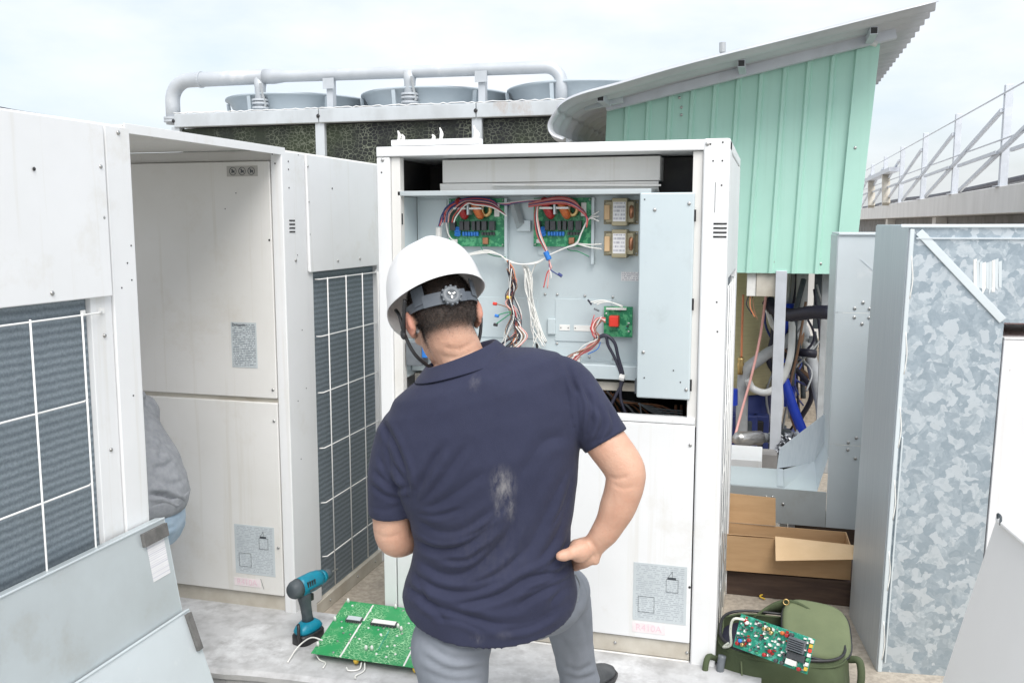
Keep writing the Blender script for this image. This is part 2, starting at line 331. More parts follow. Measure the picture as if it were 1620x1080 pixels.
def screw(parent, p, rot=FRONT, big=1.):
    def mk(mb): mb.lathe([(.0062*big, 0), (.0062*big, .002), (.0045*big, .0042), (.0012, .0046)], 10)
    return inst(('screw', big), mk, steel, 'screw', parent, p, rot)
def hole(parent, p, rot=FRONT, big=1.):
    def mk(mb): mb.lathe([(.0042*big, 0), (.0042*big, .0012), (.0012, .0013)], 10)
    return inst(('hole', big), mk, black, 'screw_hole', parent, p, rot)
def text(s, size, m, parent, loc, rot=FRONT, name='lettering'):
    c = bpy.data.curves.new('t', 'FONT'); c.body = s; c.size = size; c.extrude = .0003; c.align_x = 'CENTER'; c.align_y = 'CENTER'
    t = bpy.data.objects.new('t', c); COL.objects.link(t); dg = bpy.context.evaluated_depsgraph_get(); dg.update()
    me = bpy.data.meshes.new_from_object(t.evaluated_get(dg)); bpy.data.objects.remove(t)
    me.materials.clear(); me.materials.append(m); me.name = name
    o = link(bpy.data.objects.new(name, me), parent); o.location = Vector(loc) - org(parent); o.rotation_euler = rot; return o

# ================================================================== setting
ZF, ZB = -.22, -.10                 # walking level in front of the plinth, level the machines stand on
o = MB().box(-60, 60, -20, 100, ZF-.2, ZF).build('roof_floor', floor_m); o['kind'] = 'structure'
m_ = MB().add([(-9, 3.19, ZB), (8, 3.19, ZB), (8, 30, ZB), (-9, 30, ZB), (-9, 3.19, ZF), (8, 3.19, ZF)], [(0, 1, 2, 3), (4, 5, 1, 0)])
m_.add([(.03, 2.2, ZB), (8, 2.2, ZB), (8, 3.19, ZB), (.03, 3.19, ZB), (.03, 2.2, ZF), (8, 2.2, ZF), (.03, 3.19, ZF)], [(0, 1, 2, 3), (4, 5, 1, 0), (6, 4, 0, 3)])
o = m_.build('machine_floor', sandy); o['kind'] = 'structure'
# plinth slab in front of the machines, edges a little uneven
def slab():
    bm = bmesh.new(); n = 60; x0, x1 = -3.4, .02
    rows = []
    for i in range(n + 1):
        x = x0 + (x1 - x0) * i / n; j = random.uniform(-.003, .003) + .003 * math.sin(i * .63 + 1)
        yf = 2.672 + .096 * (x + 1.906) + j
        rows.append([(x, yf, ZF), (x, yf - .004, -.035), (x, yf - .012, -.03), (x, yf - .012, -.012), (x, yf + .008, 0), (x, 2.95, .003), (x, 3.205 + j * .5, 0), (x, 3.205 + j * .5, ZF)])
    vs = [[bm.verts.new(p) for p in r] for r in rows]
    for a, b in zip(vs, vs[1:]):
        for k in range(7): bm.faces.new((a[k], b[k], b[k+1], a[k+1]))
    bm.faces.new(vs[0]); bm.faces.new(vs[-1][::-1]); bmesh.ops.recalc_face_normals(bm, faces=bm.faces)
    me = bpy.data.meshes.new('plinth'); bm.to_mesh(me); bm.free(); me.materials.append(slab_m); me.materials.append(slab_side)
    for p in me.polygons: p.material_index = 1 if p.normal.y < -.7 and p.center.z < -.02 else 0
    o = link(bpy.data.objects.new('plinth', me)); o['kind'] = 'structure'; return o
slab()

# ================================================================== outdoor units
def guard(u, x, ys, zs, y0, y1, z0, z1, side=1):
    """white wire guard on a coil: each wire its own piece"""
    g = MB().box(x, x + .004 * side, y1 - .004, y1 + .012, z1 - .012, z1 + .004).build('wire_guard', wire_white, u)
    for y in ys: MB().cyl((x + .022*side, y, z0), (x + .022*side, y, z1), .0027, 6).build('wire', wire_white, g, smooth=True)
    for z in zs: MB().tube([(x, y0, z), (x + .017*side, y0 + .012, z), (x + .017*side, y1 - .03, z), (x + .004*side, y1, z)], .0027, 6).build('wire', wire_white, g, smooth=True)
def vent_slots(u, p, rot):
    for k in range(4): inst('slot', lambda mb: mb.box(-.022, .022, -.0028, .0028, 0, .001), black, 'vent_slot', u, Vector(p) + Vector((0, 0, -.0145 * k)), rot)

def side_assembly(u, X, yf, yb, front_post, rear_post, m_up=white, m_post=white, zc=(-.036, 1.345), wires=None):
    """right flank of a unit: posts, upper panel, coil, guard, base rail (X = outer plane)"""
    y0, y1 = yf + front_post, yb - rear_post
    MB().box(X - .30, X - .006, y0 + .012, y1 - .008, 1.372, 1.835).add([], []).build('shade_liner', dark, u)
    p = MB().hexa([(X-.012, y0+.004, 1.372), (X+.010, y0+.004, 1.366), (X+.010, y1-.002, 1.366), (X-.012, y1-.002, 1.372),
                   (X-.012, y0+.004, 1.838), (X+.004, y0+.004, 1.838), (X+.004, y1-.002, 1.838), (X-.012, y1-.002, 1.838)]).build('side_panel', m_up, u, .004)
    MB().box(X - .30, X - .022, y0 + .05, y1 + .0, zc[0], 1.37).build('coil', coil_m, u)
    MB().box(X - .05, X - .004, y0, y0 + .049, zc[0], 1.37).build('coil_frame', m_post, u, .002)
    MB().box(X - .32, X - .002, yf + .02, yb - .02, ZB + .0, zc[0] - .002).build('base_rail', rail_paint, u, .003)
    for y in (y0 + .12, y0 + .40, y1 - .08): screw(u, (X - .002, y, (ZB + zc[0]) / 2), SIDE)
    for y in (y0 + .25, y0 + .47): screw(u, (X + .0095, y, 1.405), SIDE)
    hole(u, (X + .006, y0 + .22, 1.71), SIDE)
    for z in (1.79, 1.65, 1.52, 1.41): screw(u, (X + .004, y0 + .012, z), SIDE, .8)

# ---- unit A: nearest, on the left, seen from its flank
A = thing('outdoor_unit', 'nearest white outdoor unit at left edge with wire guarded coil', 'air conditioner', (-2.43, 1.81, ZB), group='rooftop outdoor units')
MB().box(-3.07, -1.806, 1.32, 2.30, 1.795, 1.842).build('top_cover', white, A, .005)
MB().box(-3.05, -2.12, 1.33, 2.29, ZB, 1.79).build('casing', white, A)
MB().box(-1.86, -1.80, 2.206, 2.31, ZB, 1.838).build('corner_post', white, A, .004)
MB().box(-1.86, -1.80, 1.31, 1.42, ZB, 1.838).build('corner_post', white, A, .004)
MB().box(-2.11, -1.806, 2.255, 2.298, ZB, 1.79).build('back_panel', cream, A)
MB().hexa([(-1.83, 1.425, 1.366), (-1.788, 1.425, 1.360), (-1.788, 2.188, 1.360), (-1.83, 2.188, 1.366), (-1.83, 1.425, 1.838), (-1.797, 1.425, 1.838), (-1.797, 2.198, 1.838), (-1.83, 2.198, 1.838)]).build('side_panel', white, A, .004)
MB().box(-2.10, -1.822, 1.425, 2.116, -.036, 1.37).build('coil', coil_m, A)
MB().box(-1.85, -1.806, 2.118, 2.203, -.05, 1.37).build('coil_frame', white, A, .003)
MB().box(-2.1, -1.802, 1.33, 2.2, ZB, -.05).build('base_rail', rail_paint, A, .003)
guard(A, -1.806, [1.515, 1.696, 1.876, 2.057], [1.318], 1.43, 2.155, .02, 1.325)
guard(A, -1.806, [], [1.318 - .235*k for k in range(1, 6)], 1.43, 2.08, .02, 1.325)
for z in (1.82,): screw(A, (-1.80, 2.26, z), SIDE, 1.1)
for z in (1.72, 1.58, 1.45, 1.395): screw(A, (-1.796, 2.175, z), SIDE)
for z in (1.25, .92, .55): screw(A, (-1.806, 2.165, z), SIDE)
hole(A, (-1.792, 1.93, 1.70), SIDE, 1.2); screw(A, (-1.789, 1.96, 1.385), SIDE, 1.1)
for y, z in ((2.27, 1.45), (2.285, 1.40), (2.24, 1.38), (2.265, 1.06), (2.29, 1.5)): hole(A, (-1.80, y, z), SIDE, .6)

# ---- unit B: behind, panels with stickers
B = thing('outdoor_unit', 'beige outdoor unit behind the crouching person with two stickers on its front', 'air conditioner', (-2.43, 3.67, ZB), group='rooftop outdoor units')
MB().box(-3.07, -1.802, 3.19, 4.165, 1.802, 1.842).build('top_cover', cream, B, .004)
MB().box(-3.05, -2.13, 3.215, 4.15, ZB, 1.80).build('casing', cream, B)
MB().box(-1.849, -1.80, 3.17, 3.352, ZB, 1.838).build('corner_post', white, B, .005)
MB().box(-1.86, -1.80, 4.03, 4.17, ZB, 1.838).build('corner_post', white, B, .004)
up = MB().box(-3.03, -1.852, 3.168, 3.195, .879, 1.800).build('front_panel', cream, B, .004)
lowp = MB().box(-3.03, -1.852, 3.168, 3.195, .066, .861).build('front_panel', cream, B, .004)
MB().box(-3.03, -1.852, 3.185, 3.215, -.02, .062).build('base_rail', rail_paint, B, .003)
MB().box(-3.03, -1.852, 3.180, 3.21, ZB, -.022).build('base_plate', cream, B, .003)
MB().box(-3.03, -1.853, 3.183, 3.2, .855, .885).build('gap_strip', rail_paint, B)  # recessed tan strip added behind the panel gap, its shading in the colour
MB().box(-2.12, -1.853, 3.2, 3.21, ZB, 1.8).build('shade_liner', dark, B)
side_assembly(B, -1.80, 3.17, 4.17, .183, .14)
guard(B, -1.806, [3.49, 3.664, 3.831, 4.005], [1.335 - .2375*k for k in range(6)], 3.42, 4.02, .0, 1.34)
vent_slots(B, (-1.7995, 3.235, 1.575), (R(90), 0, R(90)))
for z in (1.80, 1.77, 1.70): hole(B, (-1.80, 3.22, z), SIDE, .8)
screw(B, (-1.80, 3.255, 1.42), SIDE, 1.1)
for y, z in ((3.30, 1.83), (3.27, 1.44), (3.29, 1.14), (3.25, .62), (3.31, .9), (3.24, .86)): hole(B, (-1.80, y, z), SIDE, .55)
for z in (.915, .79, .27): screw(B, (-1.868, 3.168, z), FRONT)
hole(B, (-1.862, 3.168, 1.50)); hole(B, (-2.0, 3.168, 1.68), FRONT, .5); hole(B, (-2.05, 3.168, 1.62), FRONT, .5)
for x, z in ((-1.838, 1.825), (-1.828, 1.79)): hole(B, (x, 3.17, z), FRONT, .7)
# pictogram strip
pic = MB().box(-2.036, -1.902, 3.1665, 3.1675, 1.743, 1.783).build('pictogram_sticker', tag_grey, up)
for k in range(3):
    cx = -2.009 + .040 * k
    rg = MB(); rg.tube([(cx + .0145*math.cos(a), 3.166, 1.763 + .0145*math.sin(a)) for a in [i*math.pi/9 for i in range(18)]], .0011, 4, closed=True)
    rg.bar((cx-.010, 3.166, 1.773), (cx+.010, 3.166, 1.753), .002, .001); rg.bar((cx-.004, 3.166, 1.756), (cx-.002, 3.166, 1.771), .004, .001); rg.bar((cx+.003, 3.166, 1.758), (cx+.005, 3.166, 1.766), .006, .001)
    rg.build('pictogram', ink_dark, up)
pl = MB().box(-2.045, -1.932, 3.1663, 3.1675, .998, 1.178).build('rating_plate', print_plate, up)
text('Panasonic', .016, ink_dark, up, (-2.008, 3.1655, 1.168))
def wiring_sticker(par, x0, x1, z0, z1, y):
    MB().box(x0, x1, y - .0012, y, z0, z1).build('wiring_sticker', print_grey, par)
    dg = MB(); wx = x1 - x0; h = z1 - z0; yy = y - .0016
    bx0, bx1, bz0, bz1 = x0 + .62*wx, x0 + .84*wx, z0 + .54*h, z0 + .76*h
    for a, b in (((bx0, bz0), (bx1, bz0)), ((bx1, bz0), (bx1, bz1)), ((bx1, bz1), (bx0, bz1)), ((bx0, bz1), (bx0, bz0)), ((x0+.73*wx, z0+.76*h), (x0+.73*wx, z0+.9*h)), ((x0+.73*wx, z0+.9*h), (x0+.66*wx, z0+.8*h)), ((x0+.1*wx, z0+.15*h), (x0+.4*wx, z0+.15*h)), ((x0+.4*wx, z0+.15*h), (x0+.4*wx, z0+.42*h)), ((x0+.4*wx, z0+.42*h), (x0+.1*wx, z0+.42*h)), ((x0+.1*wx, z0+.42*h), (x0+.1*wx, z0+.15*h))):
        dg.bar((a[0], yy, a[1]), (b[0], yy, b[1]), .0012, .0006, (0, 1, 0))
    dg.box(x0+.64*wx, x0+.80*wx, yy-.0003, yy, bz1, bz1+.008)
    dg.build('diagram', ink_dark, par)['kind'] = 'stuff'
wiring_sticker(lowp, -2.066, -1.885, .145, .352, 3.168)
MB().box(-2.075, -1.955, 3.1665, 3.1677, .092, .126).build('refrigerant_sticker', pink_pale, lowp)
text('R410A', .034, pink_ink, lowp, (-2.016, 3.166, .109))
MB().bar((-1.953, 3.167, .13), (-1.94, 3.167, .088), .0012, .0006).build('scratch', ink_dark, lowp)

# ---- unit C: opened, with its control box in view
C = thing('outdoor_unit', 'white outdoor unit with its front opened on circuit boards and wiring', 'air conditioner', (-.775, 3.67, ZB), group='rooftop outdoor units')
XL, XR, YF = -1.41, -.14, 3.17
MB().box(XL, XR, YF - .002, YF + .995, 1.806, 1.842).build('top_cover', white, C, .004)
MB().box(XL, XL + .052, YF, YF + .10, ZB, 1.804).build('corner_post', white, C, .004)
MB().box(XR - .088, XR, YF - .004, YF + .12, ZB, 1.844).build('corner_post', white, C, .008)
MB().box(XL, XL + .06, YF + .9, YF + 1., ZB, 1.804).build('corner_post', white, C, .003)
MB().box(XR - .06, XR, YF + .9, YF + 1., ZB, 1.804).build('corner_post', white, C, .003)
MB().box(XL + .053, XL + .088, YF + .012, YF + .05, .86, 1.804).build('jamb', cream, C, .002)
MB().box(XR - .122, XR - .089, YF + .012, YF + .05, .86, 1.804).build('jamb', cream, C, .002)
MB().box(XL + .004, XL + .03, YF + .1, YF + .9, ZB, 1.804).build('side_panel', white, C)
MB().box(XL + .0305, XL + .04, YF + .06, YF + .9, 1.0, 1.804).build('shade_liner', dark, C)  # added dark plate, interior shade held in its colour
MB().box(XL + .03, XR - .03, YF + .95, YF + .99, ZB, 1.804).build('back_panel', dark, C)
MB().box(XR - .34, XR - .03, YF + .23, YF + .94, 1.37, 1.80).build('shade_liner', dark, C)
MB().box(XR - .03, XR - .001, YF + .125, YF + .9, 1.372, 1.80).build('side_panel', white, C, .003)
MB().box(XR - .06, XR - .024, YF + .16, YF + .9, -.036, 1.37).build('coil', coil_m, C)
MB().box(XR - .05, XR - .003, YF + .122, YF + .158, ZB, 1.37).build('coil_frame', white, C)
guard(C, XR - .022, [3.36 + .17*k for k in range(4)], [1.335 - .2375*k for k in range(6)], 3.32, 4.06, .0, 1.34)
MB().box(XR - .3, XR - .002, YF + .1, YF + .98, ZB, -.038).build('base_rail', rail_paint, C)
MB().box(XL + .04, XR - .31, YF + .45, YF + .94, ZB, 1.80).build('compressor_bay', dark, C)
# lower front panel
lp = MB().box(XL + .056, XR - .092, YF - .001, YF + .026, .074, .868).build('front_panel', white, C, .004)
MB().box(XL + .056, XR - .092, YF + .004, YF + .04, .870, .893).build('sill', white, C, .004)
MB().box(XL + .056, XR - .092, YF + .010, YF + .05, .006, .070).build('base_rail', rail_paint, C, .003)
MB().box(XL + .056, XR - .092, YF + .006, YF + .04, ZB, .004).build('base_plate', cream, C, .003)
wiring_sticker(lp, -.436, -.246, .142, .358, YF - .001)
MB().box(-.437, -.318, YF - .0022, YF - .0012, .096, .132).build('refrigerant_sticker', pink_pale, lp)
text('R410A', .034, pink_ink, lp, (-.378, YF - .0027, .114))
hole(lp, (-.236, YF - .001, .285), FRONT, 1.1); screw(lp, (-.246, YF - .001, .80)); 
screw(C, (-.24, YF + .010, .035)); screw(C, (-.50, YF + .010, .04)); screw(C, (-.21, YF - .005, -.06))
vent_slots(C, (-.166, YF - .0045, 1.563), FRONT)
for x, z in ((-.205, 1.825), (-.195, 1.77), (-.165, 1.83), (-.165, 1.77), (-.165, 1.69), (-.165, 1.20), (-.17, 1.30)): hole(C, (x, YF - .004, z), FRONT, .7)
screw(C, (-.215, YF - .004, 1.826), FRONT, 1.1); screw(C, (-1.385, YF, 1.825 - .03), FRONT, 1.1); hole(C, (-1.39, YF, 1.75), FRONT, .7)
MB().box(-.186, -.1845, YF - .005, YF - .004, 1.60, 1.70).build('scratch', ink_dark, C)
# fan shroud behind the upper opening
MB().box(-1.20, -.385, 3.30, 3.44, 1.714, 1.80).build('fan_shroud', cream, C, .003)
m_ = MB()
prof = [(3.30, 1.712), (3.305, 1.69), (3.34, 1.672), (3.43, 1.665)]
for (ya, za), (yb_, zb_) in zip(prof, prof[1:]): m_.hexa([(-1.21, ya, za-.006), (-.39, ya, za-.006), (-.39, yb_, zb_-.006), (-1.21, yb_, zb_-.006), (-1.21, ya, za), (-.39, ya, za), (-.39, yb_, zb_), (-1.21, yb_, zb_)])
m_.build('shroud_lip', cream, C)
MB().bar((-1.0, 3.29, 1.705), (-.38, 3.29, 1.697), .010, .006).build('shroud_edge', cream, C)
for x, z in ((-1.27, 1.715), (-1.245, 1.78)): screw(C, (x, YF + .448, z), FRONT, .7)
# control box
YB = 3.35
cb = MB().box(-1.322, -.285, YB, YB + .03, 1.00, 1.664).build('control_box', box_metal, C)
MB().box(-1.334, -.40, YF + .012, YB, 1.664, 1.682).build('box_lid_edge', galv_soft, cb, .002)
MB().box(-1.336, -1.324, YF + .016, YB, .98, 1.662).build('box_wall', box_metal, cb)
MB().box(-.285, -.275, YF + .02, YB, .98, 1.662).build('box_wall', box_metal, cb)
MB().box(-1.322, -.29, YF + .10, YB - .002, 1.0, 1.052).build('box_sill', box_metal, cb, .003)
MB().box(-1.322, -.436, YF + .13, YF + .3, .955, .985).build('bracket', rail_paint, cb)
MB().box(-.452, -.425, YF + .06, YF + .10, .96, 1.01).build('bracket', plastic_grey, cb)
door = MB().box(-.437, -.252, YF - .004, YF + .012, .958, 1.668).build('hinged_cover', box_metal, C, .006)
for x, z in ((-.27, 1.63), (-.385, 1.61), (-.415, 1.12), (-.265, .995)): screw(door, (x, YF - .004, z))
for x, z in ((-.42, 1.645), (-.31, 1.06), (-.285, 1.02), (-.41, 1.03)): hole(door, (x, YF - .004, z), FRONT, .6)
for z in (1.60, 1.30, 1.02): MB().box(-.2525, -.2465, YF - .002, YF + .004, z - .03, z + .01).build('hinge_slot', black, C)
MB().box(-1.3245, -1.3205, YF + .02, YF + .03, 1.56, 1.60).build('slot', black, cb)
# left terminal block
tb = MB().box(-1.318, -1.255, YF + .03, YB - .02, 1.03, 1.12).build('terminal_block', plastic_grey, cb, .003)
MB().box(-1.26, -1.235, YF + .04, YF + .07, 1.06, 1.11).build('terminal_cap', cap_blue, cb, .003)
MB().box(-1.225, -1.195, YF + .05, YF + .09, 1.04, 1.10).build('terminal_cap', plastic_red, cb, .004)
# flat plates on the back wall with screws
for (x0, x1, z0, z1) in ((-1.12, -.845, 1.13, 1.285), (-.772, -.56, 1.125, 1.285), (-.84, -.79, 1.445, 1.66), (-1.31, -1.20, 1.50, 1.655)):
    MB().box(x0, x1, YB - .004, YB - .0005, z0, z1).build('cover_plate', box_metal, cb, .0015)
for x, z in ((-.812, 1.30), (-.765, 1.30), (-.66, 1.297), (-.555, 1.295), (-.765, 1.115), (-.56, 1.10), (-.81, 1.12), (-.95, 1.30), (-.55, 1.065), (-.64, 1.068)): screw(cb, (x, YB - .001, z), FRONT, .8)
for x0, x1 in ((-.755, -.715), (-.70, -.625)):
    q = MB().box(x0, x1, YB - .006, YB - .004, 1.165, 1.187).build('plastic_tab', plastic_white, cb, .001)
    hole(q, (x0 + .006, YB - .006, 1.176), FRONT, .5); hole(q, (x1 - .006, YB - .006, 1.176), FRONT, .5)
MB().box(-.80, -.77, YB - .012, YB - .001, 1.15, 1.21).build('clip', box_metal, cb, .003)
MB().box(-.525, -.455, YB - .0015, YB - .0005, 1.355, 1.388).build('warning_sticker', print_warn, cb)
# sheet bracket between the boards (V shaped)
MB().prism([(-.948, YB - .03, 1.645), (-.925, YB - .05, 1.645), (-.90, YB - .05, 1.565), (-.915, YB - .03, 1.545)], (.012, .028, 0)).build('sheet_bracket', galv_soft, cb)
MB().box(-.918, -.865, YB - .02, YB - .001, 1.535, 1.575).build('relay_mount', box_metal, cb, .002)

def control_board(x0, x1, z0, z1):
    y = YB - .022; w_ = x1 - x0; h = z1 - z0
    b = MB().box(x0, x1, y, y + .002, z0, z1).build('control_board', pcb, C)
    X = lambda t: x0 + t * w_
    Z = lambda t: z0 + t * h
    for t, mm in ((.27, tor_red), (.55, tor_orange)):
        MB().tube([(X(t) + .012*math.sin(a), y - .024 - .013*math.cos(a), Z(.79) + .030*math.sin(a) * 0 + .026*math.cos(a + 1.57)) for a in [i*math.pi/8 for i in range(16)]], .0155, 10, closed=True).build('choke_coil', mm, b, smooth=True)
        MB().box(X(t) - .024, X(t) + .024, y - .054, y - .010, Z(.79) - .004, Z(.79) + .004).build('coil_band', plastic_white, b, .002)
    MB().tube([(X(.72), y-.02, Z(.76)+.022*math.sin(a)) if False else (X(.70)+.016*math.cos(a), y-.018, Z(.78)+.024*math.sin(a)) for a in [i*math.pi/8 for i in range(16)]], .008, 8, closed=True).build('choke_coil', brass, b, smooth=True)
    MB().box(X(.40), X(.43), y - .05, y, Z(.66), Z(.93)).build('divider', box_metal, b)
    for t, ww in ((.05, .09), (.22, .07), (.31, .09), (.44, .06), (.53, .06), (.62, .085), (.75, .10)):
        MB().box(X(t), X(t + ww), y - .022, y, Z(.34), Z(.53)).build('relay', relay_m, b, .001)
    for k in range(6):
        t = .26 + .05 * k; MB().box(X(t), X(t + .04), y - .014, y, Z(.22), Z(.31)).build('capacitor', cap_blue, b, .002)
    for k in range(3): MB().tube([(X(.17) + .010*math.cos(a), y - .01, Z(.25 + .06*k) + .004*math.sin(a)) for a in [i*math.pi/6 for i in range(12)]], .004, 6, closed=True).build('capacitor', cap_blue, b)
    MB().box(X(.63), X(.73), y - .02, y, Z(.05), Z(.19)).build('pulse_transformer', copper, b, .003)
    for k in range(5): MB().box(X(.60 + .05*k), X(.635 + .05*k), y - .008, y, Z(.24), Z(.30)).build('chip', relay_m, b)
    MB().box(X(.83), X(.92), y - .01, y, Z(.62), Z(.90)).build('connector', plastic_white, b, .002)
    MB().box(X(.06), X(.16), y - .01, y, Z(.07), Z(.15)).build('connector', plastic_white, b, .001)
    for tx in (.03, .97):
        for tz in (.04, .96): screw(b, (X(tx), y, Z(tz)), FRONT, .6)
    MB().box(X(1.0) + .002, X(1.0) + .012, YB - .03, YB - .001, Z(-.35), Z(1.0)).build('board_rail', box_metal, cb)
    return b
b1 = control_board(-1.185, -.965, 1.477, 1.657); b2 = control_board(-.852, -.635, 1.479, 1.657)
def transformer(x0, x1, z0, z1):
    y = YB
    t = MB().box(x0, x1, y - .004, y - .001, z0, z1).build('transformer', lam, C)
    w_ = x1 - x0
    MB().box(x0 + .30*w_, x0 + .74*w_, y - .062, y - .005, z0 - .006, z1 + .006).build('core', lam, t, .003)
    MB().box(x0 + .10*w_, x0 + .92*w_, y - .05, y - .012, z0 + .006, z1 - .006).build('core', lam, t, .003)
    MB().box(x0 + .08*w_, x0 + .24*w_, y - .058, y - .015, z0 + .016, z1 - .018).build('bobbin', cardboard_in, t, .003)
    MB().tube([(x0 + .85*w_, y - .03 - .02*math.cos(a), (z0+z1)/2 + .026*math.sin(a)) for a in [i*math.pi/8 for i in range(16)]], .009, 8, closed=True).build('winding', copper, t, smooth=True)
    MB().box(x0 + .34*w_, x0 + .70*w_, y - .0628, y - .062, z0 + .01, z1 - .008).build('sticker', print_warn, t)
    for tx in (.06, .95):
        for tz in (z0 + .008, z1 - .008): screw(t, (x0 + tx*w_, y - .004, tz), FRONT, .7)
transformer(-.592, -.465, 1.561, 1.648); transformer(-.590, -.465, 1.447, 1.536)
# small board with the red relay
sb = MB().box(-.584, -.478, YB - .02, YB - .018, 1.150, 1.262).build('relay_board', pcb, C)
MB().box(-.560, -.525, YB - .055, YB - .020, 1.190, 1.230).build('relay', plastic_red, sb, .004)
for k in range(14):
    x, z = random.uniform(-.578, -.49), random.uniform(1.156, 1.25); 
    if -.57 < x < -.515 and 1.18 < z < 1.24: continue
    MB().box(x, x + random.uniform(.004, .009), YB - .026, YB - .02, z, z + random.uniform(.004, .008)).build('chip', random.choice([relay_m, plastic_white, plastic_white, pcb_teal]), sb)
MB().box(-.575, -.50, YB - .028, YB - .02, 1.250, 1.258).build('connector', plastic_white, sb)
# wiring: px polylines at depths in front of the back wall
def wire(pts, y, m, r=.0022, par=None, name='wire'):
    P = [on(px, py, 1, y + dy) for px, py, dy in [(p[0], p[1], p[2] if len(p) > 2 else 0) for p in pts]]
    return MB().tube(curve(P, 8), r, 6).build(name, m, par or C, smooth=True)
yw = YB - .05
for k, (mm, dx) in enumerate(((w_nvy, 0), (w_red, 3), (w_pink, 5), (w_nvy, 7), (w_wht, 9))):
    wire([(694+dx*.4, 358), (700+dx, 338), (716+dx*.5, 320+dx*.5), (745, 314+dx*.3), (772, 319+dx*.3), (800, 324-dx*.3), (815, 321-dx*.2), (845, 318-dx*.2), (880, 318-dx*.3), (905, 320+dx*.2), (922, 332+dx*.4), (930, 345)], yw, mm, .0028)
MB().cyl(on(694, 360, 1, yw), on(694, 376, 1, yw), .012, 8).build('connector', plastic_white, C)
for k, mm in enumerate((w_wht, w_wht, w_wht)):
    wire([(740, 402+k), (770, 396+k*2), (790, 403), (805, 412+k), (825, 418), (850, 414+k), (868, 404), (895, 392), (912, 384+k), (920, 368), (932, 346), (948, 334+k*8)], yw - .01*k, mm, .0028)
for k in range(2): wire([(910, 385), (932, 387+k*4), (952, 386+k*8)], yw, w_wht, .003)
wire([(758, 378), (764, 396), (780, 404), (800, 407)], yw, w_grn, .002); wire([(892, 376), (898, 394), (915, 398), (932, 406)], yw, w_grn, .002)
for k, mm in enumerate((w_red, w_blk, w_wht, w_pink)):
    wire([(848+k, 325), (846+k*1.5, 345), (850+k*2, 372), (862+k, 395), (868, 410), (870+k, 424)], yw - .02, mm, .0026)
wire([(708, 330), (706, 350), (710, 372), (722, 385)], yw, w_wht, .003)
MB().cyl(on(863, 398, 1, yw-.02), on(869, 411, 1, yw-.02), .0105, 10).build('wire_clamp', cap_blue, C, .002)
for k, (ex, ey, mm) in enumerate(((860, 455, w_red), (866, 456, w_pink), (886, 436, w_nvy), (872, 440, w_wht))):
    wire([(869, 412), (871 - k*.5, 425), ((871+ex)/2, 432), (ex, ey)], yw - .02, mm, .0024)
MB().cyl(on(883, 433, 1, yw-.02), on(889, 437, 1, yw-.02), .006, 8).build('connector', w_nvy, C)
for k in range(5): wire([(826+k*2, 420), (834+k*2, 440), (838+k, 470), (842+k*2, 500), (850+k*2, 525), (853+k*3, 540)], yw + .005*(k % 3), w_wht, .0022)
wire([(850, 414), (842, 430), (837, 455), (842, 490), (855, 520), (858, 545)], yw, w_wht, .0026)
MB().cyl(on(849, 543, 1, yw), on(850, 552, 1, yw), .005, 8).build('connector', black, C)
cols = [w_brn, w_blk, w_wht, w_red, w_brn, w_wht, w_blk, w_pink, w_wht, w_org, w_blk, w_brn]
for k in range(12):
    j = lambda s: random.uniform(-s, s)
    wire([(804+j(3), 412), (809+j(4), 430+j(3)), (814+j(4), 455), (808+j(4), 475), (812+j(4), 495), (818+j(6), 515), (812+j(10), 535), (806+j(14), 556), (800+j(16), 580)], yw - .01 + j(.02), cols[k], .0024)
for px_, py_, mm in ((783, 480, plastic_red), (786, 499, cap_blue), (784, 513, black), (805, 470, plastic_yellow)):
    wire([(812, 493), (800, 490 + (py_-490)*.5), (px_, py_)], yw - .03, random.choice([w_pink, w_grn, w_wht, w_brn]), .0022)
    MB().cyl(on(px_-3, py_, 1, yw-.03), on(px_+3, py_+1, 1, yw-.03), .006, 8).build('connector', mm, C)
for k in range(4): wire([(816+k*2, 516), (825+k*3, 530), (822+k*2, 541), (808, 552+k*2)], yw - .03, [w_wht, w_brn, w_wht, w_pink][k], .0026)
for k in range(3): wire([(934+k*5, 478+k*2), (952, 475+k*2), (966, 478), (985, 484+k)], yw - .02, w_wht, .0026)
wire([(930, 474), (936, 482)], yw - .02, w_blk, .004); wire([(940, 488), (948, 492)], yw - .02, plastic_grey, .004)
for k, mm in enumerate((w_red, w_pink, w_wht, w_red, w_brn)):
    wire([(958, 503+k*2), (944+k, 504), (936+k, 517), (938+k*2, 530), (944, 537), (935-k, 548), (918-k*2, 560+k*2), (900, 574+k*3), (880, 592)], yw - .02, mm, .0026)
wire([(950, 541), (945, 552), (930, 560)], yw - .02, cap_blue, .002)
for k, r_ in enumerate((.0065, .006)):
    wire([(944, 535), (958, 530+k*2), (972-k*10, 542+k*4), (978-k*6, 565), (985-k*3, 590), (984-k*2, 606), (972+k*10, 630), (960+k*30, 655)], yw - .03, w_blk, r_, name='cable')
MB().cyl(on(980, 596, 1, yw-.035), on(988, 598, 1, yw-.035), .012, 8).build('cable_tie', plastic_white, C)
MB().box(-.69, -.665, YB - .06, YB - .03, 1.055, 1.085).build('connector', plastic_white, C, .004)
for k in range(7): wire([(700+k*3, 352), (704+k*3, 330+k*2), (726+k*2, 317+k), (752, 312+k*2), (778, 316+k*2), (790+k*2, 330+k*2)], yw - .01 - .004*k, [w_nvy, w_red, w_nvy, w_pink, w_blk, w_red, w_wht][k], .0025)
for k in range(6): wire([(836, 322+k), (880, 312+k*2), (905, 316+k*2), (918+k*2, 328+k*3), (928, 340+k*4)], yw - .012 - .004*k, [w_red, w_pink, w_red, w_nvy, w_pink, w_red][k], .0026)
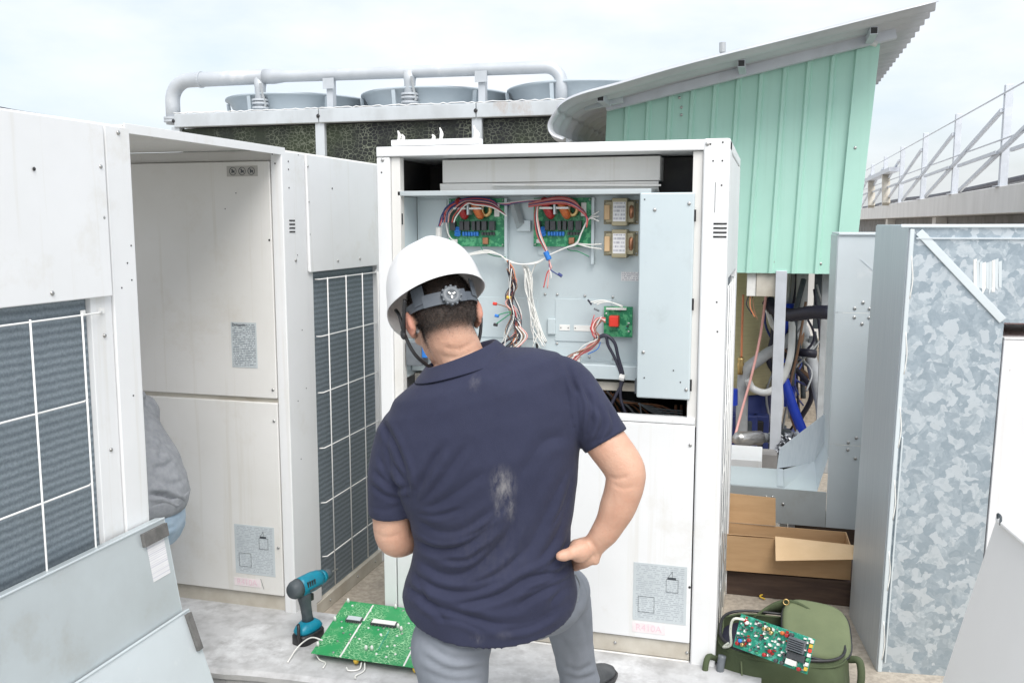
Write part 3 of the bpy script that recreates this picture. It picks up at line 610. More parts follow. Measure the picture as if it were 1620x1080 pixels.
for k in range(14):
    j = lambda q: random.uniform(-q, q)
    wire([(806+j(5), 425), (812+j(7), 450+j(6)), (806+j(9), 470), (816+j(9), 500), (812+j(14), 525), (806+j(20), 550), (798+j(24), 585)], yw - .015 + j(.02), random.choice(cols), .0019)
for k in range(8):
    j = lambda q: random.uniform(-q, q)
    wire([(832+j(4), 425), (836+j(5), 460), (842+j(6), 495), (848+j(8), 520), (852+j(12), 545+j(8))], yw - .01 + j(.02), w_wht, .0017)
for k in range(9):
    j = lambda q: random.uniform(-q, q)
    wire([(948+j(8), 505+j(8)), (938+j(6), 520), (945+j(6), 536), (930+j(8), 552+j(5)), (905+j(8), 568+j(6)), (880, 590+j(8))], yw - .02 + j(.02), random.choice([w_red, w_pink, w_wht, w_brn]), .0019)
# pipes and cables in the dark bay under the box
for k in range(9):
    wire([(930+k*5, 606+k*2, .05), (960+k*3, 620+k*2, .06), (975+k*9, 642, .08), (990+k*12, 668, .1)], YF + .18, [copper, w_brn, pvc, copper][k % 4], .004, name='refrigerant_pipe')
for k in range(4): wire([(1010, 638, 0), (1040, 646+k*3, .05), (1080, 650+k*4, .05)], YF + .2, pvc, .003, name='cable')
for k in range(3): wire([(1069+k*9, 640, .05), (1069+k*9, 668, .05)], YF + .25, copper, .006, name='refrigerant_pipe')
wire([(1012, 637, 0), (1016, 660, .02), (1024, 672, .05)], YF + .2, pvc, .003, name='cable')

# white bar lying on the opened unit, with lumps of old sealant
bar_ = thing('metal_bar', 'white painted metal bar with lumps of old sealant on top of the opened unit', 'metal bar', (-1.19, 3.22, 1.842))
MB().box(-1.362, -1.02, 3.195, 3.24, 1.846, 1.868).build('bar', white, bar_, .003)
MB().box(-1.355, -1.335, 3.2, 3.23, 1.842, 1.846).build('foot', steel, bar_)
for x, h in ((-1.34, .035), (-1.325, .022), (-1.205, .018), (-1.175, .042), (-1.045, .045), (-1.035, .03)):
    MB().tube(curve([(x, 3.217, 1.866), (x + .004, 3.217, 1.868 + h*.5), (x - .003, 3.217, 1.868 + h)], 3), [.008, .006, .0075, .007, .005, .004, .002][:7], 7).build('sealant_lump', plastic_white, bar_, smooth=True)
cs = thing('cover_sheet', 'beige sheet metal cover bridging the gap between the two left units', 'metal sheet', (-2.3, 2.74, 1.84))
MB().box(-2.9, -1.806, 2.30, 3.20, 1.844, 1.848).build('sheet', cream, cs)
MB().box(-1.8055, -1.8005, 2.29, 3.20, 1.822, 1.850).build('folded_edge', white, cs, .001)
for y in (2.55, 2.75): screw(cs, (-1.9, y, 1.838), (R(180), 0, 0))
oc = MB().tube(curve([(-1.95, 1.72, 1.845), (-1.9, 1.85, 1.856), (-1.88, 1.98, 1.85), (-1.86, 2.08, 1.846)], 6), .004, 6).build('cable', w_blk); tag(oc, 'thin dark cable lying on top of the nearest unit', 'cable')

# ================================================================== loose galvanised sheets leaning on the nearest unit
def lean_sheet(name, label, y0, y1, xt, zt, xb, zb, m, t=.004, flange=.028):
    """sheet with its top edge along y, top at (xt, zt), foot at (xb, zb)"""
    s = thing(name, label, 'metal sheet', ((xt+xb)/2, (y0+y1)/2, zb), group='galvanised sheets leaning on the nearest unit')
    d = Vector((xt-xb, 0, zt-zb)).normalized(); n = Vector((d.z, 0, -d.x))
    a0, a1 = Vector((xb, y0, zb)), Vector((xb, y1, zb)); b0, b1 = Vector((xt, y0, zt)), Vector((xt, y1, zt))
    MB().hexa([a0, a1, a1+n*t, a0+n*t, b0, b1, b1+n*t, b0+n*t]).build('sheet', m, s, .0012)
    MB().hexa([b0-n*flange, b1-n*flange, b1+n*t, b0+n*t, b0-n*flange+d*t, b1-n*flange+d*t, b1+n*t+d*t, b0+n*t+d*t]).build('flange', m, s, .001)
    MB().hexa([b0+n*t, b1+n*t, b1+n*(t+.004), b0+n*(t+.004), b0+n*t+d*.005, b1+n*t+d*.005, b1+n*(t+.004)+d*.005, b0+n*(t+.004)+d*.005]).build('hem', galv_pale, s, .001)
    MB().hexa([a1, a1+n*t, a1+n*t+Vector((0,.003,0)), a1+Vector((0,.003,0)), b1, b1+n*t, b1+n*t+Vector((0,.003,0)), b1+Vector((0,.003,0))]).build('edge', galv_pale, s)
    return s, d, n, b1 + n*t, t
S1, d1, n1, c1, t1 = lean_sheet('galvanised_sheet', 'galvanised sheet with paper form and dark foam strip, top edge against the coil', .7, 2.325, -1.765, .668, -1.62, ZF, galv_soft)
def on_sheet(s, d, n, c, y0, y1, k0, k1, th, name, m):    # k = distance down from the top edge, y measured from the right end
    p = [c + Vector((0, -y0, 0)) - d*k0, c + Vector((0, -y1, 0)) - d*k0, c + Vector((0, -y1, 0)) - d*k1, c + Vector((0, -y0, 0)) - d*k1]
    return MB().prism([q + n*.0005 for q in p], n*th).build(name, m, s, .001)
on_sheet(S1, d1, n1, c1, .004, .115, .012, .052, .012, 'foam_strip', foam)
on_sheet(S1, d1, n1, c1, .018, .098, .054, .165, .0008, 'paper_form', print_form)
S2, d2, n2, c2, t2 = lean_sheet('galvanised_sheet', 'pale galvanised sheet in front of the one with the paper form', .75, 2.335, -1.70, .378, -1.50, ZF, galv_pale, flange=.006)
on_sheet(S2, d2, n2, c2, .004, .026, .006, .125, .012, 'foam_strip', foam)
p0 = on(505, 1000, 2, .03)

# ================================================================== big galvanised duct on the right
DR = R(6.8)
D = thing('galvanised_duct', 'large spangled galvanised duct elbow standing at the right', 'duct', (.440, 3.50, ZB), DR)
H0, H1, W0 = 1.315, 1.655, .335
def lx(x, z): return x + .030 * z / 1.65          # the leg leans outward a little
front = [(lx(0, 0), 0), (lx(W0, 0), 0), (lx(W0, H0), H0), (lx(0, H1), H1)]
MB().prism([(x, .002, z) for x, z in front], (0, .003, 0)).build('leg_front_panel', spangle, D)
elb = [(lx(0, H1), H1), (lx(W0, H0), H0), (2.2, H0 - .02), (2.2, H1 + .01)]
MB().prism([(x, .0, z) for x, z in elb], (0, .004, 0)).build('arm_front_panel', spangle, D)
MB().prism([(lx(0, 0), .006, 0), (lx(0, H1), .006, H1), (lx(0, H1), .50, H1), (lx(0, 0), .50, 0)], (-.004, 0, 0)).build('leg_side_panel', galv_streak, D)
MB().prism([(lx(W0, 0), .006, 0), (lx(W0, H0), .006, H0), (lx(W0, H0), .50, H0), (lx(W0, 0), .50, 0)], (-.004, 0, 0)).build('leg_side_panel', galv_streak, D)
MB().prism([(lx(0, 0), .5, 0), (lx(W0, 0), .5, 0), (lx(W0, H0), .5, H0), (2.2, .5, H0 - .02), (2.2, .5, H1 + .01), (lx(0, H1), .5, H1)], (0, .004, 0)).build('back_panel', spangle, D)
MB().prism([(lx(0, H1), 0, H1), (2.2, 0, H1 + .01), (2.2, .5, H1 + .01), (lx(0, H1), .5, H1)], (0, 0, .004)).build('top_panel', galv_pale, D)
MB().prism([(lx(W0, H0), 0, H0), (2.2, 0, H0 - .02), (2.2, .5, H0 - .02), (lx(W0, H0), .5, H0)], (0, 0, .004)).build('arm_underside', red_oxide, D)
MB().bar((lx(.028, H1), -.004, H1 - .02), (lx(W0 - .006, H0), -.004, H0 + .012), .028, .004, (0, 1, 0)).build('corner_seam', galv_pale, D, .002)
MB().bar((lx(.006, 0) , -.002, .0), (lx(.006, H1), -.002, H1 - .01), .016, .009, (0, 1, 0)).build('edge_seam', galv_pale, D, .003)
MB().bar((lx(.022, .04), -.006, .04), (lx(.024, .9), -.006, .9), .006, .010, (0, 1, 0)).build('standing_seam', galv_pale, D, .002)
MB().box(.05, 2.2, -.008, .002, H1 - .045, H1 - .040).build('flange_line', galv_streak, D)
MB().box(-.004, 2.2, -.010, .0, H1 - .006, H1 + .006).build('top_hem', galv_pale, D, .002)
for k in range(6): MB().tube(curve([(lx(.012, .3*k), -.006, .05 + .27*k), (lx(.018, .3*k), -.007, .12 + .27*k), (lx(.010, .3*k), -.006, .20 + .27*k)], 4), .0022, 6).build('sealant', plastic_white, D, smooth=True)
for k in range(9):
    x_ = .245 + .010*k + random.uniform(-.002, .002); z_ = H1 - .115 - random.uniform(0, .015); MB().prism([(x_, -.0015, z_), (x_ + .011, -.0015, z_ + .004), (x_ + .016, -.0015, z_ - .085 - random.uniform(0, .03)), (x_ + .006, -.0015, z_ - .085 - random.uniform(0, .03))], (0, .001, 0)).build('paint_stroke', galv_pale if k % 3 else plastic_white, D)
WB = thing('white_cabinet', 'white metal cabinet with rust specks under the duct elbow', 'cabinet', (.440, 3.50, ZB), DR)
MB().hexa([(W0 + .005, -.004, 0), (1.9, -.004, 0), (1.9, .47, 0), (W0 + .005, .47, 0), (W0 + .0265, -.004, H0 - .055), (1.9, -.004, H0 - .055), (1.9, .47, H0 - .055), (W0 + .0265, .47, H0 - .055)]).build('cabinet_body', speck_paint, WB, .003)
MB().hexa([(W0+.0265, -.006, H0-.053), (1.9, -.006, H0-.053), (1.9, .47, H0-.053), (W0+.0265, .47, H0-.053), (W0+.0265, -.006, H0-.048), (1.9, -.006, H0-.030), (1.9, .47, H0-.03), (W0+.0265, .47, H0-.04)]).build('cabinet_top', white, WB)
# white panel leaning at the lower right
q0 = on(1578, 815, 2, .76); q1 = on(1660, 884, 2, .76); q2 = on(1490, 1080, 2, .26)
dn = (q2 - q0).normalized(); L_ = (ZF - q0.z) / dn.z; e = (q1 - q0).normalized(); nn_ = e.cross(dn).normalized(); nn_ = nn_ if nn_.x < 0 else -nn_
PW = thing('loose_panel', 'white sheet metal panel leaning in the lower right corner', 'metal panel', q0 + dn * L_)
p = [q0, q0 + e*1.2, q0 + e*1.2 + dn*L_, q0 + dn*L_]
MB().prism(p, nn_*-.004).build('sheet', panel_white, PW, .001)
MB().prism([q0 + e*.02 + nn_*.0005, q0 + e*1.19 + nn_*.0005, q0 + e*1.19 + dn*.012 + nn_*.0005, q0 + e*.03 + dn*.012 + nn_*.0005], nn_*.014).build('rolled_edge', panel_white, PW, .004)
hk = q0 + e*.035 + nn_*.012
MB().tube(curve([hk, hk + Vector((0, 0, .012)), hk + e*.02 + Vector((0, 0, .01)), hk + e*.03 + dn*.01], 4), .0035, 6).build('hook', drill_dark, PW, smooth=True)

# ================================================================== duct frame behind, cardboard box, bag
FR = thing('duct_frame', 'galvanised sheet steel duct frame with bolted corners behind the cardboard box', 'duct', (.35, 4.55, ZB))
y0 = 4.52
MB().box(.300, .60, y0, y0 + .004, .112, .520).build('corner_plate', galv_pale, FR)
MB().box(.300, .60, y0 - .001, y0 + .004, .522, 1.15).build('upright_plate', galv_pale, FR)
MB().box(.300, .60, y0, y0 + .004, 1.152, 1.512).build('upright_plate', galv_pale, FR)
MB().box(-.35, .298, y0 - .001, y0 + .004, .112, .285).build('lower_plate', galv_soft, FR)
MB().box(.296, .302, y0 + .005, y0 + .50, .46, 1.508).build('return_flange', galv_pale, FR)
MB().box(-.35, .10, y0 + .005, y0 + .36, .283, .289).build('return_flange', galv_pale, FR)
MB().box(.300, .62, y0 - .01, y0 + .5, 1.510, 1.520).build('top_flange', galv_pale, FR, .002)
MB().add([(.10, y0, .286), (.255, y0, .286), (.300, y0, .46), (.300, y0+.35, .46), (.255, y0+.35, .35), (.10, y0+.35, .29)], [(0,1,4,5), (1,2,3,4)]).build('corner_flange', galv_pale, FR)
MB().add([(.07, y0+.02, .292), (.10, y0+.02, .292), (.10, y0+.35, .294), (.07, y0+.35, .294), (.08, y0+.36, .40), (.30, y0+.36, .60), (.30, y0+.33, .46), (.25, y0+.33, .34)], [(0,1,2,3), (3,4,5,6,7)]).build('crumpled_liner', galv_streak, FR)
for (x, z) in ((.42, 1.20), (.385, 1.172), (.45, 1.172), (.385, 1.13), (.45, 1.13), (.42, 1.10), (.42, .56), (.385, .535), (.45, .535), (.385, .50), (.45, .50), (.42, .46), (.02, .24), (.05, .19), (.10, .21), (-.02, .21), (.05, .24)): screw(FR, (x, y0 - .001, z), FRONT, 1.3)
MB().bar((.40, y0-.0015, 1.40), (.60, y0-.0015, 1.22), .003, .001, (0,1,0)).build('fold_line', galv_streak, FR)
MB().box(.13, .16, y0 + .03, y0 + .07, ZB, .11).build('leg', galv_frame, FR); MB().box(.09, .125, y0 + .05, y0 + .3, ZB, .10).build('leg', white, FR)
MB().box(.17, .7, y0 + .3, y0 + .34, ZB, .09).build('shadow_board', wood_dark, FR)  # dark board added in place of the shade below the frame

CB = thing('cardboard_box', 'open brown cardboard box with flaps beside the opened unit', 'box', (.1, 4.2, .02))
zb, zt = .030, .195
MB().hexa([(-.30, 4.03, zb), (.385, 4.10, zb-.012), (.385, 4.104, zb-.012), (-.30, 4.034, zb), (-.30, 4.025, zt), (.385, 4.095, zt-.02), (.385, 4.099, zt-.02), (-.30, 4.029, zt)]).build('front_side', cardboard, CB)
MB().hexa([(-.30, 4.17, zb), (.37, 4.24, zb), (.37, 4.244, zb), (-.30, 4.174, zb), (-.30, 4.175, .205), (.37, 4.245, .185), (.37, 4.249, .185), (-.30, 4.179, .205)]).build('back_side', cardboard, CB)
MB().hexa([(.376, 4.105, zb), (.380, 4.105, zb), (.372, 4.24, zb), (.368, 4.24, zb), (.376, 4.1, zt-.02), (.380, 4.1, zt-.02), (.372, 4.245, zt-.01), (.368, 4.245, zt-.01)]).build('end_side', cardboard, CB)
MB().hexa([(-.30, 4.036, zb), (.37, 4.108, zb-.008), (.36, 4.23, zb), (-.30, 4.17, zb), (-.30, 4.036, zb+.004), (.37, 4.108, zb-.004), (.36, 4.23, zb+.004), (-.30, 4.17, zb+.004)]).build('bottom', cardboard, CB)
MB().hexa([(-.30, 4.176, .206), (.065, 4.205, .200), (.065, 4.209, .200), (-.30, 4.180, .206), (-.30, 4.19, .345), (.06, 4.22, .325), (.06, 4.224, .325), (-.30, 4.194, .345)]).build('back_flap', cardboard, CB)
MB().hexa([(.062, 4.06, .196), (.395, 4.092, .178), (.395, 4.094, .180), (.062, 4.062, .199), (.066, 3.93, .135), (.40, 4.0, .150), (.40, 4.002, .152), (.066, 3.932, .138)]).build('front_flap', cardboard_in, CB)
MB().hexa([(-.30, 4.03, .196), (.058, 4.06, .193), (.058, 4.062, .195), (-.30, 4.032, .198), (-.30, 4.12, .155), (.05, 4.15, .16), (.05, 4.152, .162), (-.30, 4.122, .157)]).build('inner_flap', cardboard, CB)
pk = thing('timber_plank', 'dark timber plank under the cardboard box', 'plank', (.05, 4.2, ZB))
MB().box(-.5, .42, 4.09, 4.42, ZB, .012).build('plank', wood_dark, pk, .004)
tw = MB().tube(curve([on(1205, 932, 2, ZB+.01), on(1216, 936, 2, ZB+.015), on(1202, 942, 2, ZB+.012), on(1210, 947, 2, ZB+.008)], 5), .0035, 6).build('wood_shaving', plastic_yellow); tag(tw, 'curled yellow scrap on the sandy floor beside the bag', 'scrap')

# ---- olive tool bag
BG = thing('tool_bag', 'olive green canvas tool bag open on the floor with padded lid', 'bag', (.09, 3.30, ZB))
def ring(cx, cy, z, hx, hy, n=40, p=3.2, tilt=(0, 0)):
    r = []
    for k in range(n):
        a = 2*math.pi*k/n; c, s = math.cos(a), math.sin(a)
        x = hx * abs(c)**(2/p) * (1 if c >= 0 else -1); y = hy * abs(s)**(2/p) * (1 if s >= 0 else -1)
        r.append(Vector((cx + x, cy + y, z + x*tilt[0] + y*tilt[1])))
    return r
def loft(rings, cap0=True, cap1=True):
    m = MB(); n = len(rings[0]); vs = [p for r in rings for p in r]
    fs = [(i*n+k, i*n+(k+1)%n, (i+1)*n+(k+1)%n, (i+1)*n+k) for i in range(len(rings)-1) for k in range(n)]
    if cap0: fs.append(tuple(range(n-1, -1, -1)))
    if cap1: fs.append(tuple(range((len(rings)-1)*n, len(rings)*n)))
    return m.add(vs, fs)
def wob(rings, a, f, seed=0):
    rr = np.random.default_rng(seed); ph = rr.uniform(0, 6.3, 6)
    for r in rings:
        c = sum(r, Vector()) / len(r)
        for p in r:
            s = math.sin(p.x*f+ph[0])*math.sin(p.z*f*1.3+ph[1]) + .6*math.sin(p.y*f*1.7+p.z*f*.7+ph[2]) + .4*math.sin((p.x+p.y)*f*2.6+ph[3])
            d = (p - c); d.z = 0
            if d.length: p += d.normalized() * a * s
    return rings
zs = [-.10, -.095, -.06, -.01, .04, .075, .090]
hx = [.195, .215, .235, .24, .232, .222, .214]; hy = [.125, .14, .155, .158, .150, .14, .132]
rings = wob([ring(.085, 3.285, z, a, b, tilt=(-.02 if z > 0 else 0, .16 if z > 0 else 0)) for z, a, b in zip(zs, hx, hy)], .010, 31, 3)
body_b = loft(rings, True, False).build('bag_body', olive, BG, smooth=True)
body_b.modifiers.new('s', 'SUBSURF').render_levels = 2; sol = body_b.modifiers.new('t', 'SOLIDIFY'); sol.thickness = .006
rim = [p + Vector((0, 0, .004)) for p in ring(.085, 3.285, .092, .215, .133, tilt=(-.02, .16))]
MB().tube(rim, .0055, 6, closed=True).build('zipper', black, BG, smooth=True)
MB().tube([p + Vector((0, 0, -.016)) for p in ring(.085, 3.285, .092, .222, .139, tilt=(-.02, .16))], .004, 6, closed=True).build('piping', olive, BG, smooth=True)
inner = loft([ring(.085, 3.285, .055, .21, .128, tilt=(-.02, .16)), ring(.085, 3.285, .056, .12, .06, tilt=(-.02, .16))]).build('bag_lining', rubber, BG)
lid_r = []
for k, (z, g) in enumerate(((0, -.012), (.003, 0), (.02, .004), (.032, -.004), (.036, -.018))):
    lid_r.append([Vector((p.x, p.y, p.z)) for p in ring(.205, 3.335, .088 + z, .115 + g, .135 + g, p=3.4, tilt=(-.10, .30))])
MBl = loft(lid_r).build('bag_lid', olive_light, BG, smooth=True)
MB().tube([p + Vector((0, 0, .004)) for p in ring(.205, 3.335, .101, .119, .139, p=3.4, tilt=(-.10, .30))], .0045, 6, closed=True).build('lid_zipper', black, BG, smooth=True)
fl = [[Vector((-.02 + .24*t, 3.40 + .035*math.sin(t*3.1) + .012*j, .10 + .055*math.sin(t*3.1)*(1 - .5*j) + .03*t)) for t in [i/12 for i in range(13)]] for j in range(3)]
m_ = MB(); m_.add([p for r in fl for p in r], [(j*13+i, j*13+i+1, (j+1)*13+i+1, (j+1)*13+i) for j in range(2) for i in range(12)])
fo = m_.build('back_flap', olive, BG, smooth=True); fo.modifiers.new('t', 'SOLIDIFY').thickness = .008
MB().tube(curve([(-.13, 3.19, .02), (-.165, 3.15, .04), (-.17, 3.13, -.03), (-.14, 3.145, -.08)], 6), .011, 8).build('carry_strap', olive, BG, smooth=True)
MB().tube(curve([(.31, 3.25, .05), (.345, 3.22, .06), (.35, 3.2, -.01), (.325, 3.21, -.07)], 6), .013, 8).build('carry_strap', olive, BG, smooth=True)
for xx in (-.115,):
    MB().tube(curve([(xx, 3.15, .055), (xx - .006, 3.143, 0), (xx, 3.15, -.06)], 6), .014, 8).build('webbing', plastic_grey, BG, smooth=True)
MB().tube(curve([(-.05, 3.135, .05), (-.045, 3.128, -.02), (-.05, 3.14, -.09)], 5), .003, 6).build('seam', olive_light, BG, smooth=True)
MB().lathe([(.010, -.003), (.013, 0), (.010, .003), (.007, 0)], 14, closed=True).rot(Matrix.Rotation(R(70), 3, 'X'), (.10, 3.42, .165)).build('zipper_pull', brass, BG, smooth=True)

# ---- populated circuit board lying in the bag
PB = thing('circuit_board', 'teal circuit board crowded with components lying in the olive bag', 'circuit board', (.04, 3.28, .10))
c00, c10 = on(1160, 1022, 2, .115), on(1277, 1066, 2, .110)
c01 = min((on(1173, 970, 2, .12 + .004*k) for k in range(60)), key=lambda q: abs((q - c00).normalized().dot((c10 - c00).normalized())))
ex, ey = (c10 - c00), (c01 - c00); lx_, ly_ = ex.length, ey.length; ex.normalize(); ey = (ey - ex*ey.dot(ex)).normalized(); ez = ex.cross(ey).normalized(); ez = ez if ez.z > 0 else -ez
MBb = Matrix((ex, ey, ez)).transposed()
def bbox(m, name, mtl, u0, u1, v0, v1, h, bev=0., par=None, M=MBb, o=c00): return MB().box(u0, u1, v0, v1, .002, .002 + h).rot(M, o).build(name, mtl, par or m, bev)
MB().box(0, lx_, 0, ly_, 0, .002).rot(MBb, c00).build('board', pcb_teal, PB)
rr = random.Random(4)
for k in range(190):
    u, v = rr.uniform(.02, .96)*lx_, rr.uniform(.03, .95)*ly_; a, b = rr.uniform(.003, .009), rr.uniform(.003, .008)
    bbox(PB, 'chip', rr.choice([relay_m, relay_m, relay_m, plastic_white, plastic_white, plastic_white, pcb, pcb, tor_red, steel, steel, pcb_teal, w_wht]), u, u + a, v, v + b, rr.uniform(.003, .014))
pr_, py2 = tor_red, brass
bbox(PB, 'heat_sink', plastic_grey, .70*lx_, .92*lx_, .48*ly_, .86*ly_, .016, .001)
for k in range(6): bbox(PB, 'fin', plastic_grey, .71*lx_, .91*lx_, (.50+.06*k)*ly_, (.52+.06*k)*ly_, .024)
bbox(PB, 'module', relay_m, .72*lx_, .95*lx_, .26*ly_, .46*ly_, .014, .001); bbox(PB, 'connector', plastic_white, .72*lx_, .86*lx_, .08*ly_, .24*ly_, .012, .001)
for u, v, mm in ((.10, .84, tor_red), (.12, .80, plastic_white), (.42, .84, brass), (.36, .80, brass), (.46, .76, brass), (.60, .86, tor_orange), (.66, .84, tor_red), (.30, .86, relay_m), (.72, .90, relay_m), (.09, .24, cap_blue), (.13, .15, brass), (.20, .34, tor_red), (.06, .14, tor_red), (.50, .25, tor_red), (.44, .10, tor_red), (.60, .06, relay_m), (.68, .06, relay_m), (.90, .06, tor_red)):
    MB().lathe([(.0062, 0), (.0066, .001), (.0066, .013), (.0055, .0145), (.0015, .0147)], 12).rot(MBb, c00 + ex*u*lx_ + ey*v*ly_ + ez*.002).build('capacitor', mm, PB, smooth=True)
for k in range(7): bbox(PB, 'connector', [plastic_yellow, plastic_white, pcb, plastic_white, plastic_red, plastic_yellow, plastic_white][k], .965*lx_, .995*lx_, (.08+.13*k)*ly_, (.18+.13*k)*ly_, .014, .001)
wc = MB(); wl = MB().tube(curve([c00 + ex*.03 + ey*.10 + ez*.01, c00 + ey*.09 + ez*.025 - ex*.01, c00 - ex*.025 + ey*.05 + ez*.0, c00 - ex*.03 - ez*.04, c00 - ex*.07 - ey*.02 - ez*.07, c00 - ex*.05 - ez*.06], 6), .0045, 7).build('white_lead', cotton, PB, smooth=True)

# ---- circuit board on the plinth
PG = thing('circuit_board', 'large green circuit board lying solder side up beside the drill', 'circuit board', (-1.45, 2.98, 0.))
g00, g10, g01 = on(492, 1033, 2, .032), on(668, 1058, 2, .028), on(548, 950, 2, .085)
ex, ey = (g10 - g00), (g01 - g00); gx, gy = ex.length, ey.length; ex.normalize(); ey.normalize(); ez = ex.cross(ey).normalized(); ez = ez if ez.z > 0 else -ez
MG = Matrix((ex, ey, ez)).transposed()
def pcb_track():
    m = mat('pcb_tracks', (.03, .30, .11), .35, nscale=5, rvar=0); N, K, P = nodes_of(m)
    tc = N.new('ShaderNodeTexCoord'); v = N.new('ShaderNodeTexVoronoi'); v.distance = 'CHEBYCHEV'; v.feature = 'DISTANCE_TO_EDGE'; v.inputs['Scale'].default_value = 125
    mp = N.new('ShaderNodeMapping'); mp.inputs['Rotation'].default_value = (0, 0, R(-28)); mp.inputs['Scale'].default_value = (.55, 1, 0); K(tc.outputs['Object'], mp.inputs[0]); K(mp.outputs[0], v.inputs['Vector'])
    r = N.new('ShaderNodeValToRGB'); e = r.color_ramp.elements; e[0].position = .03; e[0].color = (.42, .66, .40, 1); e[1].position = .12; e[1].color = (.02, .23, .075, 1); q = e.new(.07); q.color = (.05, .36, .14, 1)
    K(v.outputs['Distance'], r.inputs[0])
    n = N.new('ShaderNodeTexNoise'); n.inputs['Scale'].default_value = 14; n.inputs['Detail'].default_value = 5; K(tc.outputs['Object'], n.inputs['Vector'])
    mr = N.new('ShaderNodeMapRange'); mr.inputs['From Min'].default_value = .42; mr.inputs['From Max'].default_value = .6; K(n.outputs['Fac'], mr.inputs[0])
    x = N.new('ShaderNodeMix'); x.data_type = 'RGBA'; x.inputs['A'].default_value = (.03, .30, .10, 1); K(mr.outputs[0], x.inputs['Factor']); K(r.outputs[0], x.inputs['B']); K(x.outputs['Result'], P.inputs['Base Color'])
    return m
MB().box(0, gx, 0, gy, 0, .002).rot(MG, g00).build('board', pcb_track(), PG)
gb = lambda name, m, u0, u1, v0, v1, h, bev=0.: MB().box(u0*gx, u1*gx, v0*gy, v1*gy, .0022, .0022 + h).rot(MG, g00).build(name, m, PG, bev)
gb('slot_line', plastic_white, .26, .275, .0, .62, .0006); gb('slot_line', plastic_white, .27, .285, .66, .98, .0006); gb('slot_line', plastic_white, .83, .845, .0, .45, .0006); gb('trace', pcb_teal, .55, .56, .2, .55, .0006)
for u0, u1 in ((.12, .27), (.36, .60)):
    gb('chip', relay_m, u0, u1, .60, .68, .010, .001); gb('chip_label', galv_pale if u0 < .2 else plastic_white, u0 + .01, u1 - .01, .61, .68, .0112)
    for k in range(7): gb('pin', steel, u0 + .012 + k*(u1-u0)/7.4, u0 + .022 + k*(u1-u0)/7.4, .585, .60, .004)
for k in range(34):
    u, v = rr.uniform(.03, .95), rr.uniform(.04, .95); MB().lathe([(.005, 0), (.004, .002), (.0015, .003)], 8).rot(MG, g00 + ex*u*gx + ey*v*gy + ez*.002).build('solder_blob', rr.choice([plastic_white, steel, plastic_white]), PG, smooth=True)
for u, v in ((.02, .13), (.02, .60), (.03, .97), (.5, .97), (.75, .97), (.45, .18), (.5, .19), (.62, .62), (.66, .58)): MB().lathe([(.006, 0), (.006, .010), (.004, .016), (.002, .018)], 10).rot(MG, g00 + ex*u*gx + ey*v*gy + ez*.002).build('standoff', plastic_white, PG, smooth=True)
for u in (.40, .93): MB().lathe([(.009, 0), (.011, -.010), (.009, -.02), (.004, -.022)], 12).rot(MG, g00 + ex*u*gx + ey*.012 - ez*.001).build('foot', plastic_yellow, PG, smooth=True)
MB().box(.1*gx, .9*gx, .55*gy, .95*gy, -.05, -.002).rot(MG, g00).build('transformer_block', relay_m, PG)
for pts in ([(510, 1012, .07), (492, 1008, .06), (472, 1022, .02), (455, 1047, .006)], [(500, 1035, .02), (506, 1043, .006), (515, 1048, .006), (511, 1056, .006)], [(572, 1047, .02), (568, 1058, .006), (552, 1060, .006), (548, 1055, .008)], [(577, 1047, .02), (576, 1060, .006), (563, 1068, .006), (562, 1072, .006)]):
    MB().tube(curve([on(a, b, 2, z) for a, b, z in pts], 6), .0028, 6).build('lead', w_wht, PG, smooth=True)

# ---- cordless drill standing on its battery
DL = thing('cordless_drill', 'teal and black cordless drill standing on its battery on the plinth', 'drill', on(488, 1012, 2, 0), R(76))
bt = loft([ring(0, 0, z, a, b, 24, 4) for z, a, b in ((0, .058, .034), (.004, .062, .038), (.034, .062, .038), (.040, .058, .035))]).build('battery', black, DL, smooth=True)
MB().tube(curve([(-.062, -.02, .012), (-.072, -.02, .05), (-.064, -.012, .085), (-.052, 0, .078)], 5), .006, 7).build('belt_hook', black, DL, smooth=True)
loft([ring(.0, 0, z, a, b, 24, 3) for z, a, b in ((.041, .056, .034), (.052, .060, .036), (.066, .050, .032), (.080, .030, .022))]).build('drill_foot', teal, DL, smooth=True)
gr = loft([ring(.002 - .02*(z-.07)/.12, 0, z, a, b, 20, 2.4) for z, a, b in ((.075, .024, .019), (.10, .021, .0175), (.14, .022, .018), (.175, .027, .020), (.200, .030, .021))]).build('handle', drill_dark, DL, smooth=True)
MB().box(.012, .03, -.008, .008, .150, .178).build('trigger', black, gr, .004)
def xl(prof, n=24, sq=1.): # lathe along x
    return loft([[Vector((x, r*math.cos(2*math.pi*k/n), .222 + r*sq*math.sin(2*math.pi*k/n))) for k in range(n)] for x, r in prof])
xl([(-.045, .030), (-.03, .0335), (.03, .0335), (.055, .031), (.075, .026)], sq=1.12).build('drill_body', teal, DL, smooth=True)
xl([(-.090, .012), (-.084, .024), (-.070, .031), (-.046, .0335)], sq=1.1).build('motor_cap', drill_dark, DL, smooth=True)
xl([(.0755, .027), (.085, .027), (.086, .024), (.094, .024)]).build('clutch_ring', teal, DL, smooth=True)
xl([(.0945, .021), (.12, .020), (.130, .014), (.134, .007)]).build('chuck', drill_dark, DL, smooth=True)
for k in range(4): MB().box(-.03 + .012*k, -.025 + .012*k, -.0345, -.030, .225, .245).build('vent', black, DL)
MB().box(-.02, .045, -.0350, -.0335, .204, .212).build('trim', drill_dark, DL)
MB().cyl((.134, 0, .222), (.175, 0, .222), .003, 6).build('bit', steel, DL)

